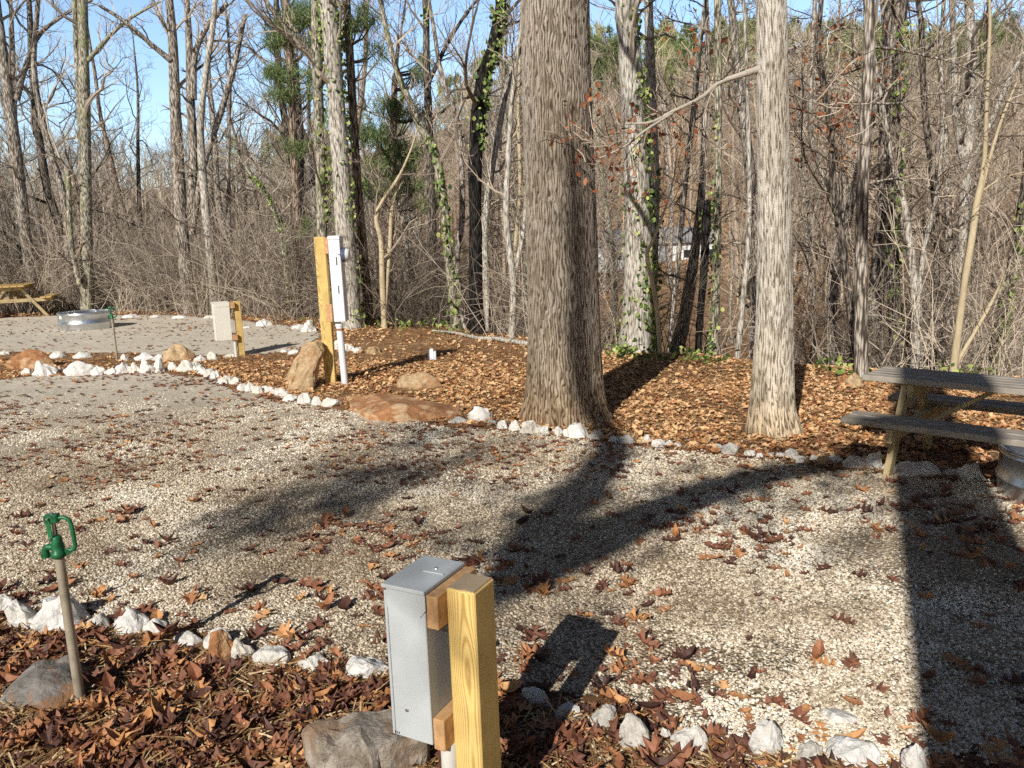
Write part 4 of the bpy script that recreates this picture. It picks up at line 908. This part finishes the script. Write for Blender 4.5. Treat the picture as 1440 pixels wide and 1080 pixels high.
tree('forked_tree', 'dark mossy trunk forking low behind the picnic table top', [(1262, 540, 22), (1260, 460, 18), (1255, 360, 16), (1262, 260, 15), (1258, 160, 13), (1266, 70, 11), (1272, 0, 10)], 'bark_dark', Y=12, seed=42, limbs=8, llen=2.2, ivy=[(.1, .6, 300, .07, -1.4)], twig='twig_dark', manual=[[(1256, 240, 8, 0), (1238, 160, 7, 0), (1246, 90, 6, 0), (1240, 0, 5, 0)]])
tree('slim_tree', 'pair of pale upright trunks behind the middle of the picnic table', [(1288, 540, 17), (1290, 450, 13), (1284, 380, 11), (1272, 290, 9), (1256, 230, 7), (1247, 180, 5)], 'bark_pale', Y=10.8, seed=43, limbs=9, llen=1.8, manual=[[(1290, 430, 8, 0), (1300, 350, 7, .1), (1318, 270, 6, .1), (1325, 180, 4, .2)]])
tree('slim_tree', 'dark slender trunk right of the pale pair behind the table', [(1308, 540, 15), (1312, 450, 11), (1318, 350, 9), (1312, 250, 9), (1300, 150, 8), (1296, 40, 7), (1290, -10, 6)], 'bark_dark', Y=12, seed=44, limbs=9, llen=2, twig='twig_dark')
tree('sycamore_tree', 'pale white barked tree forking high at the right', [(1352, 540, 20), (1354, 440, 18), (1356, 340, 17), (1360, 240, 16), (1364, 150, 14), (1366, 60, 12), (1362, 0, 11)], 'bark_pale', Y=17, seed=45, limbs=9, llen=3, manual=[[(1360, 250, 10, 0), (1345, 170, 9, 0), (1342, 80, 8, 0), (1338, -10, 7, 0)], [(1356, 250, 8, 0), (1390, 180, 7, -.2), (1420, 110, 6, -.3), (1450, 60, 4, -.3)]])
tree('leaning_sapling', 'bright tan leaning double sapling behind the right picnic table', [(1338, 540, 11), (1347, 470, 10), (1356, 400, 9), (1366, 340, 9), (1373, 290, 9), (1384, 230, 6), (1388, 130, 5), (1392, 40, 4)], 'bark_tan', Y=8.6, seed=46, limbs=4, llen=1.0, low=.6, ext=.3, manual=[[(1374, 290, 7, 0), (1390, 230, 5, 0), (1408, 170, 4, .0), (1432, 110, 2.5, .0)], [(1340, 525, 6, .1), (1350, 440, 6, .1), (1358, 360, 5, .1), (1376, 280, 4, .1)], [(1382, 268, 3, 0), (1410, 250, 2, 0), (1450, 240, 2, 0)]])
tree('leaning_sapling', 'thin straw coloured cane leaning right behind the picnic table', [(1344, 515, 6), (1372, 465, 5), (1392, 430, 4.5), (1404, 405, 3)], 'bark_tan', Y=8.9, seed=47, ext=.2, limbs=3, llen=.5)
tree('ivy_tree', 'dark trunk with ivy leaning at the far right edge', [(1385, 540, 17), (1398, 490, 14), (1412, 430, 12), (1424, 360, 10), (1440, 260, 8), (1450, 150, 7)], 'bark_dark', Y=11.5, seed=48, limbs=9, llen=2.0, twig='twig_dark', ivy=[(.1, .6, 320, .07, -1.2)])
tree('leaning_sapling', 'pale curved sapling between snaking trunk and slender trunk', [(1204, 500, 8), (1198, 440, 8), (1192, 390, 7), (1180, 340, 7), (1172, 280, 6), (1140, 200, 5), (1142, 100, 5)], 'bark_pale', Y=12.4, seed=49, limbs=8, llen=1.8)
tree('slim_tree', 'grey trunk right of the big oak below the dry leaves', [(942, 488, 9), (950, 400, 8), (958, 320, 7), (965, 240, 9), (975, 160, 8), (985, 60, 6)], 'bark', Y=15.5, seed=50, limbs=9, llen=2.4, twig='twig_dark', dry=(30, 5))

# --- generic woods: a few built trees, copied
G_ = {}
def proto(idx, H, r, bark, twig, seed, limbs, llen, crook):
    rg = np.random.default_rng(seed); P_ = [np.zeros(3)-[0, 0, .3]]; d = np.array([rg.normal(0, .06), rg.normal(0, .06), 1.])
    for q in range(10): d = unit(d+rg.normal(0, crook, 3)+[0, 0, .25]); P_.append(P_[-1]+d*H/10)
    W = r*np.array([1.15, 1, .93, .87, .8, .72, .63, .53, .42, .3, .15]); Q, R_ = spline(P_, W, 30)
    tm = tube(MB(), Q, R_, 8, a=.5, cap=False); cm = MB()
    for q in range(limbs):
        i_ = int(4+24*(q+rg.random())/limbs); i_ = min(i_, 28)
        dd = rotv(Q[i_+1]-Q[i_], rg.uniform(.5, 1.15), rg.uniform(0, 6.28)); dd[2] = abs(dd[2])*.7+.1
        L = llen*rg.uniform(.5, 1.1)*(1.2-.6*i_/30); grow(cm, Q[i_], dd, L, min(R_[i_]*.45, L*.014), 0, 2, rg, .3, (7, 5, 3, 2), None, .24, .0035)
    e = empty('bare_tree', (0, 0, 0), '', 'tree'); tm.build('trunk', M[bark], e, smooth=True); cm.build('branches', M[twig], e); return e
protos = [proto(0, 13, .15, 'bark', 'twig', 101, 20, 3.0, .05), proto(1, 11, .09, 'bark', 'twig', 102, 18, 2.6, .07), proto(2, 14, .19, 'bark_moss', 'twig', 103, 20, 3.4, .05), proto(3, 9, .07, 'bark', 'twig', 104, 18, 2.2, .10),
          proto(4, 12, .12, 'bark_dark', 'twig_dark', 105, 18, 3.0, .06), proto(5, 7, .045, 'bark_tan', 'twig', 106, 16, 1.7, .12), proto(6, 8, .06, 'bark_pale', 'twig', 107, 18, 2.0, .14), proto(7, 15, .13, 'bark_pine', 'twig_dark', 108, 16, 2.6, .04)]
kinds_ = ['grey barked bare tree standing in the woods behind the clearing', 'slim grey bare tree standing in the woods behind the clearing', 'mossy thick bare tree standing in the woods behind the clearing', 'small grey bare tree standing in the woods behind the clearing', 'dark barked bare tree standing in the woods behind the clearing', 'thin tan bare sapling standing in the woods behind the clearing', 'crooked pale bare sapling standing in the woods behind the clearing', 'brown barked tall bare tree standing in the woods behind the clearing']
grps = ['grey bare trees in the woods', 'slim bare trees in the woods', 'mossy bare trees in the woods', 'small bare trees in the woods', 'dark bare trees in the woods', 'tan saplings in the woods', 'crooked saplings in the woods', 'brown bare trees in the woods']
usedp = set(); rg = np.random.default_rng(55); placed = []
NT_ = 105; tries = 0
while len(placed) < NT_ and tries < 6000:
    tries += 1
    a = rg.uniform(-.72, .72); Yp = 13+40*rg.random()**.95; x = a*Yp
    ye = float(Yedge(x))
    if Yp < ye+1.2: continue
    # keep the view of the mobile home fairly open
    px = 720+a*FPX*.98
    if 835 < px < 1060 and (Yp < 30 or rg.random() < .6): continue
    if any((x-q[0])**2+(Yp-q[1])**2 < (.5+Yp*.012)**2 for q in placed): continue
    placed.append((x, Yp)); w = int(rg.choice(8, p=[.17, .17, .07, .17, .12, .12, .12, .06]))
    o = protos[w] if w not in usedp else copy_tree(protos[w]); usedp.add(w)
    o.location = (x, Yp, float(T(x, Yp))); o.rotation_euler = (rg.normal(0, .04), rg.normal(0, .04), rg.uniform(0, 6.28)); s_ = rg.uniform(.8, 1.2); o.scale = (s_, s_, s_*rg.uniform(.9, 1.1))
    tag(o, kinds_[w], 'tree', grps[w])

# --- far woods on the hillside: one mass
def lowtree(seed, H, n1=11, n2=6, n3=3):
    rg = np.random.default_rng(seed); mb = MB(); P_ = [np.zeros(3)-[0, 0, .5]]; d = np.array([0, 0, 1.])
    for q in range(6): d = unit(d+rg.normal(0, .07, 3)+[0, 0, .2]); P_.append(P_[-1]+d*H/6)
    tube(mb, P_, .12*np.array([1.1, 1, .9, .8, .6, .4, .15]), 4, a=.9, cap=False)
    for a in range(n1):
        t = .2+.8*rg.random(); i_ = min(int(t*6), 5); p0 = P_[i_]+(P_[i_+1]-P_[i_])*(t*6-i_); dd = rotv(np.array([0, 0, 1.]), rg.uniform(.4, 1.0), rg.uniform(0, 6.28)); L = H*.3*rg.uniform(.6, 1.1)
        p1 = p0+dd*L*.5; dd = unit(dd+[0, 0, .35]+rg.normal(0, .15, 3)); p2 = p1+dd*L*.5; tube(mb, [p0, p1, p2], [.045, .03, .012], 3, a=rg.random(), cap=False)
        for b_ in range(n2):
            q0 = p0+(p2-p0)*rg.uniform(.3, 1); e_ = unit(dd+rg.normal(0, .6, 3)+[0, 0, .2]); q1 = q0+e_*L*rg.uniform(.25, .5); tube(mb, [q0, q1], [.016, .008], 3, a=rg.random(), cap=False)
            for c_ in range(n3):
                r0_ = q0+(q1-q0)*rg.uniform(.3, 1); r1_ = r0_+unit(e_+rg.normal(0, .7, 3))*L*.2; tube(mb, [r0_, r1_], [.010, .005], 3, a=rg.random(), cap=False)
    V = np.concatenate(mb.v); Fv = np.concatenate(mb.f)[:, :4]; return V, Fv
lv = [lowtree(200+k, 9+k % 3*2) for k in range(5)]
rg = np.random.default_rng(77); m = 1150; yy = 40+110*rg.random(m)**.9; aa = rg.uniform(-.78, .78, m); xx = aa*yy
px_ = 720+aa*FPX*.98; ok = ~((px_ > 830) & (px_ < 1030) & (yy < 62)); yy = yy[ok]; xx = xx[ok]; m = len(xx)
fw = MB(); scatter(fw, lv, np.stack([xx, yy, T(xx, yy)], -1), np.stack([np.zeros(m), np.zeros(m), rg.random(m)*6.28], -1), rg.uniform(.7, 1.15, m)*(1-.30*np.clip((yy-60)/60, 0, 1))*(1-.25*(xx/yy < -.05)), rg.random(m))
tag(fw.build('distant_woods', M['twig_far']), 'leafless grey brown woods covering the far hillside', 'woods', kind='stuff')
# evergreen mass along the right ridge
def farpine(seed):
    rg = np.random.default_rng(seed); mb = MB(); C_ = []
    for q in range(34):
        z = rg.uniform(3.0, 10); r_ = (10.6-z)*.30+.3; a = rg.uniform(0, 6.28); C_.append((math.cos(a)*r_*rg.random()**.5, math.sin(a)*r_*rg.random()**.5, z))
    needles(mb, C_, 20, .75, rg, .07); tube(mb, [(0, 0, -.5), (0, 0, 5), (.1, 0, 10)], [.16, .1, .04], 4, a=0, cap=False)
    return np.concatenate(mb.v), np.concatenate(mb.f)
fp = [farpine(300+k) for k in range(4)]
fp2 = []
for V, Fv in fp: fp2.append((V, np.where(Fv < 0, Fv[:, :1], Fv)))
m = 330; aa = rg.uniform(.03, .80, m); yy = 125+38*rg.random(m); xx = aa*yy
m2 = 40; xx = np.concatenate([xx, rg.uniform(-.35, .1, m2)*140]); yy = np.concatenate([yy, 130+25*rg.random(m2)]); m = len(xx)
fpm = MB(); 
for w, (V, Fv) in enumerate(fp2): pass
scatter(fpm, [(V, Fv[:, :3]) for V, Fv in [(a_, np.concatenate([b_[:, :3], b_[:, [0, 2, 3]]])) for a_, b_ in fp2]], np.stack([xx, yy, T(xx, yy)], -1), np.stack([np.zeros(m), np.zeros(m), rg.random(m)*6.28], -1), rg.uniform(.8, 1.2, m), rg.random(m))
tag(fpm.build('ridge_pines', M['needle_far']), 'green pines massed along the top of the far ridge', 'pines', kind='stuff')

# --- undergrowth tangle at the wood edge
def shrub(seed, n, H, sp):
    rg = np.random.default_rng(seed); mb = MB()
    for q in range(n):
        p = np.array([rg.normal(0, sp*.5), rg.normal(0, sp*.5), -.05]); d = unit([rg.normal(0, .30), rg.normal(0, .30), 1.2]); L = H*rg.uniform(.4, 1.1); P_ = [p]
        dr = rg.normal(0, .13, 3)
        for k in range(6): d = unit(d+dr+rg.normal(0, .12, 3)); P_.append(P_[-1]+d*L/6)
        tube(mb, P_, np.linspace(.0048, .0016, 7), 3, a=rg.random(), cap=False)
        for b_ in range(4):
            i_ = rg.integers(1, 6); e_ = unit(d+rg.normal(0, .9, 3)); q1 = P_[i_]+e_*L*.15; q2 = q1+unit(e_+rg.normal(0, .4, 3))*L*.15; tube(mb, [P_[i_], q1, q2], [.0026, .002, .0014], 3, a=rg.random(), cap=False)
    return np.concatenate(mb.v), np.concatenate(mb.f)
sv_ = [shrub(400+k, 30, 1.4+.5*(k % 3), .5) for k in range(6)]
m = 680; aa = rg.uniform(-.75, .75, m); yy = np.empty(m); xx = np.empty(m)
for q in range(m):
    for t_ in range(30):
        Yp = 9.5+28*rg.random()**1.3; x = rg.uniform(-.75, .75)*Yp; ye = float(Yedge(x)); pxx = 720+x/Yp*FPX
        dn = 1.0 if x/Yp < -.1 else .2
        if Yp > ye+.4 and rg.random() < dn and not (840 < pxx < 1180 and rg.random() < .88): break
    xx[q] = x; yy[q] = Yp
ub = MB(); scatter(ub, sv_, np.stack([xx, yy, T(xx, yy)], -1), np.stack([rg.normal(0, .1, m), rg.normal(0, .1, m), rg.random(m)*6.28], -1), rg.uniform(.6, 1.9, m), rg.random(m))
M['brush'] = m_twig('brush_stems', (.05, .036, .027), (.58, .48, .37))
tag(ub.build('underbrush', M['brush']), 'tangle of bare vines and brush at the edge of the woods', 'brush', kind='stuff')
# low green cover at the wood edge
gc = MB(); m = 600; pxs = rg.choice([520, 560, 620, 870, 890, 1000, 1195, 1400, 445, 960], m)+rg.normal(0, 22, m); pp = np.array([gz(a, 440+((a-400)*.085 if a > 400 else 0)+22)[:2] for a in pxs])
xx = pp[:, 0]; yy = Yedge(xx)+.15+rg.normal(0, .3, m); LV = np.array([(0, -.5, 0), (.4, 0, .05), (0, .5, 0), (-.4, 0, .05)])
scatter(gc, [(LV, np.array([(0, 1, 2), (0, 2, 3)]))], np.stack([xx, yy, T(xx, yy)+.02+.16*rg.random(m)**2], -1), np.stack([rg.normal(.6, .5, m), rg.normal(0, .5, m), rg.random(m)*6.28], -1), .05+.05*rg.random(m), rg.random(m))
tag(gc.build('ground_ivy', M['ivy']), 'low green ivy creeping along the edge of the woods', 'ground cover', kind='stuff')

# ------------------------------------------------------------------ the tree behind the photographer, whose shadow falls on the gravel
def caster():
    rg = np.random.default_rng(9)
    cs = np.array([2.26, 3.8, 0.])-np.array([sv[0], sv[1], 0])*7.0
    e = empty('oak_tree', cs, 'tall oak trunk standing just behind the viewpoint', 'tree')
    P_ = [cs+[0, 0, -.2], cs+[0, 0, .3], cs+[0, .02, 3], cs+[.0, .0, 5.6], cs+[-.03, 0, 8.0], cs+[-1.5, -.2, 10.6]]
    Q, R_ = spline(P_, [.36, .32, .30, .27, .20, .07], 50); tube(MB(), Q, R_, 24, a=.5, cap=False).build('trunk', M['bark'], e, smooth=True)
    def back(p, h): p = np.array(p, float); t_ = (h-p[2])/math.sin(EL); return p-LDIR*t_
    cm = MB()
    def limb(pts, w, nb=8, L=.7):
        mq, mw = spline(pts, w, 30); tube(cm, mq, mw, 8, a=.4, cap=False)
        for q in range(nb):
            i_ = int(8+20*(q+rg.random())/nb); i_ = min(i_, 28); grow(cm, mq[i_], rotv(mq[i_+1]-mq[i_], rg.uniform(.4, 1.1), rg.uniform(0, 6.28)), L, .02, 1, 2, rg, .2, (6, 5, 4, 3))
    o_ = cs+np.array([0, 0, 5.5])
    limb([o_, back(gz(1130, 660), 5.9), back(gz(1040, 680), 6.2), back(gz(940, 715), 6.6), back(gz(830, 765), 7.0), back(gz(725, 815), 7.4)], [.13, .11, .13, .16, .19, .17], 12, 1.2)
    limb([back(gz(735, 800), 7.2), back(gz(775, 735), 7.6), back(gz(830, 680), 8.0), back(gz(862, 630), 8.4), back(aty(826, 560, 6.55), 8.9), back(aty(815, 470, 6.55), 9.4), back(aty(812, 330, 6.6), 10.2), back(aty(805, 200, 6.6), 11)], [.15, .19, .18, .15, .11, .09, .08, .05], 8, .9)
    limb([back(gz(725, 800), 7.4), back(gz(570, 740), 8.6), back(gz(450, 716), 9.6), back(gz(370, 725), 10)], [.03, .015, .03, .015], 5, .8)
    cl = [back(gz(a, b_), 9.2)+rg.normal(0, .1, 3) for a, b_ in [(400, 715), (440, 712), (370, 722), (340, 732), (420, 726), (460, 705)]]
    lm = MB(); leafcluster(lm, cl, 55, .16, .11, rg)
    cl = [back(gz(a, b_), 7.2) for a, b_ in [(740, 770), (770, 740), (700, 745), (900, 690), (1000, 672), (1100, 660), (1180, 655)]]
    leafcluster(lm, cl, 60, .30, .11, rg)
    for (a, b_, hh) in [(470, 655, 12), (610, 625, 11), (560, 670, 11), (1120, 720, 11), (700, 650, 11)]:
        c_ = back(gz(a, b_), hh)
        for q in range(5): grow(cm, c_+rg.normal(0, .25, 3), rg.normal(0, 1, 3), 1.1, .03, 1, 2, rg, .1, (6, 5, 4, 3))
        leafcluster(lm, [c_], 26, .35, .11, rg)
    cm.build('branches', M['bark_dark'], e, smooth=True); lm.build('dry_leaves', M['dryleaf'], e)
caster()

# unseen pines added round the viewpoint to block sky fill (kept below the sun)
m = 150; aa = rg.uniform(.95, 5.33, m); rr_ = rg.uniform(24, 34, m); xx = np.sin(aa)*rr_; yy = np.cos(aa)*rr_
bw = MB(); scatter(bw, [(V, Fv[:, :3]) for V, Fv in [(a_, np.concatenate([b_[:, :3], b_[:, [0, 2, 3]]])) for a_, b_ in fp2]], np.stack([xx, yy, T(xx, yy)], -1), np.stack([np.zeros(m), np.zeros(m), rg.random(m)*6.28], -1), np.stack([rg.uniform(1.5, 2, m), rg.uniform(1.5, 2, m), rg.uniform(.95, 1.25, m)], -1), rg.random(m))
tag(bw.build('sky_blocking_pines', M['needle']), 'unseen pine woods added round the back of the campsite to block sky light', 'woods', kind='stuff')

# ------------------------------------------------------------------ light, sky, camera
w = bpy.data.worlds.new('World'); sc.world = w; w.use_nodes = True; nt = w.node_tree; bg = nt.nodes['Background']
sky = nt.nodes.new('ShaderNodeTexSky'); sky.sky_type = 'NISHITA'; sky.sun_disc = False; sky.sun_elevation = EL; sky.sun_rotation = math.atan2(-sv[0], -sv[1]); sky.air_density = 1.0; sky.dust_density = .9; sky.ozone_density = 1.3
tcw = nt.nodes.new('ShaderNodeTexCoord'); spw = nt.nodes.new('ShaderNodeSeparateXYZ'); nt.links.new(tcw.outputs['Generated'], spw.inputs[0])
rw = nt.nodes.new('ShaderNodeValToRGB'); nt.links.new(spw.outputs[2], rw.inputs[0]); rw.color_ramp.elements[0].position = .29; rw.color_ramp.elements[0].color = (1, 1, 1, 1); rw.color_ramp.elements[1].position = .5; rw.color_ramp.elements[1].color = (.07, .08, .10, 1)
mw_ = nt.nodes.new('ShaderNodeMix'); mw_.data_type = 'RGBA'; mw_.blend_type = 'MULTIPLY'; mw_.inputs[0].default_value = 1; nt.links.new(sky.outputs[0], mw_.inputs[6]); nt.links.new(rw.outputs[0], mw_.inputs[7])
hs = nt.nodes.new('ShaderNodeMix'); hs.data_type = 'RGBA'; hs.blend_type = 'MULTIPLY'; hs.inputs[0].default_value = 1; hs.inputs[7].default_value = (1.35, 1.42, 1.5, 1); nt.links.new(mw_.outputs[2], hs.inputs[6]); nt.links.new(hs.outputs[2], bg.inputs[0]); bg.inputs[1].default_value = .15
ld = bpy.data.lights.new('sun', 'SUN'); ld.energy = 5.0; ld.angle = math.radians(.5); ld.color = (1, .965, .90)
lo = bpy.data.objects.new('sun', ld); COL.objects.link(lo); lo.rotation_euler = Vector(LDIR).to_track_quat('-Z', 'Y').to_euler(); lo.location = (-5, -10, 12)
cd = bpy.data.cameras.new('camera'); cam = bpy.data.objects.new('camera', cd); COL.objects.link(cam); sc.camera = cam
cd.sensor_width = 36; cd.lens = 36*FPX/1440; cd.clip_end = 2000; cd.clip_start = .05
from mathutils import Matrix
mt = Matrix.Identity(4)
for i_ in range(3): mt[i_][0] = RR[i_]; mt[i_][1] = UU[i_]; mt[i_][2] = -Fw[i_]; mt[i_][3] = CAM[i_]
cam.matrix_world = mt
sc.view_settings.view_transform = 'Standard'; sc.view_settings.look = 'None'; sc.view_settings.exposure = 0
sc.cycles.max_bounces = 5; sc.cycles.diffuse_bounces = 3; sc.cycles.use_denoising = False
print('verts', sum(len(o.data.vertices) for o in COL.objects if o.type == 'MESH'))
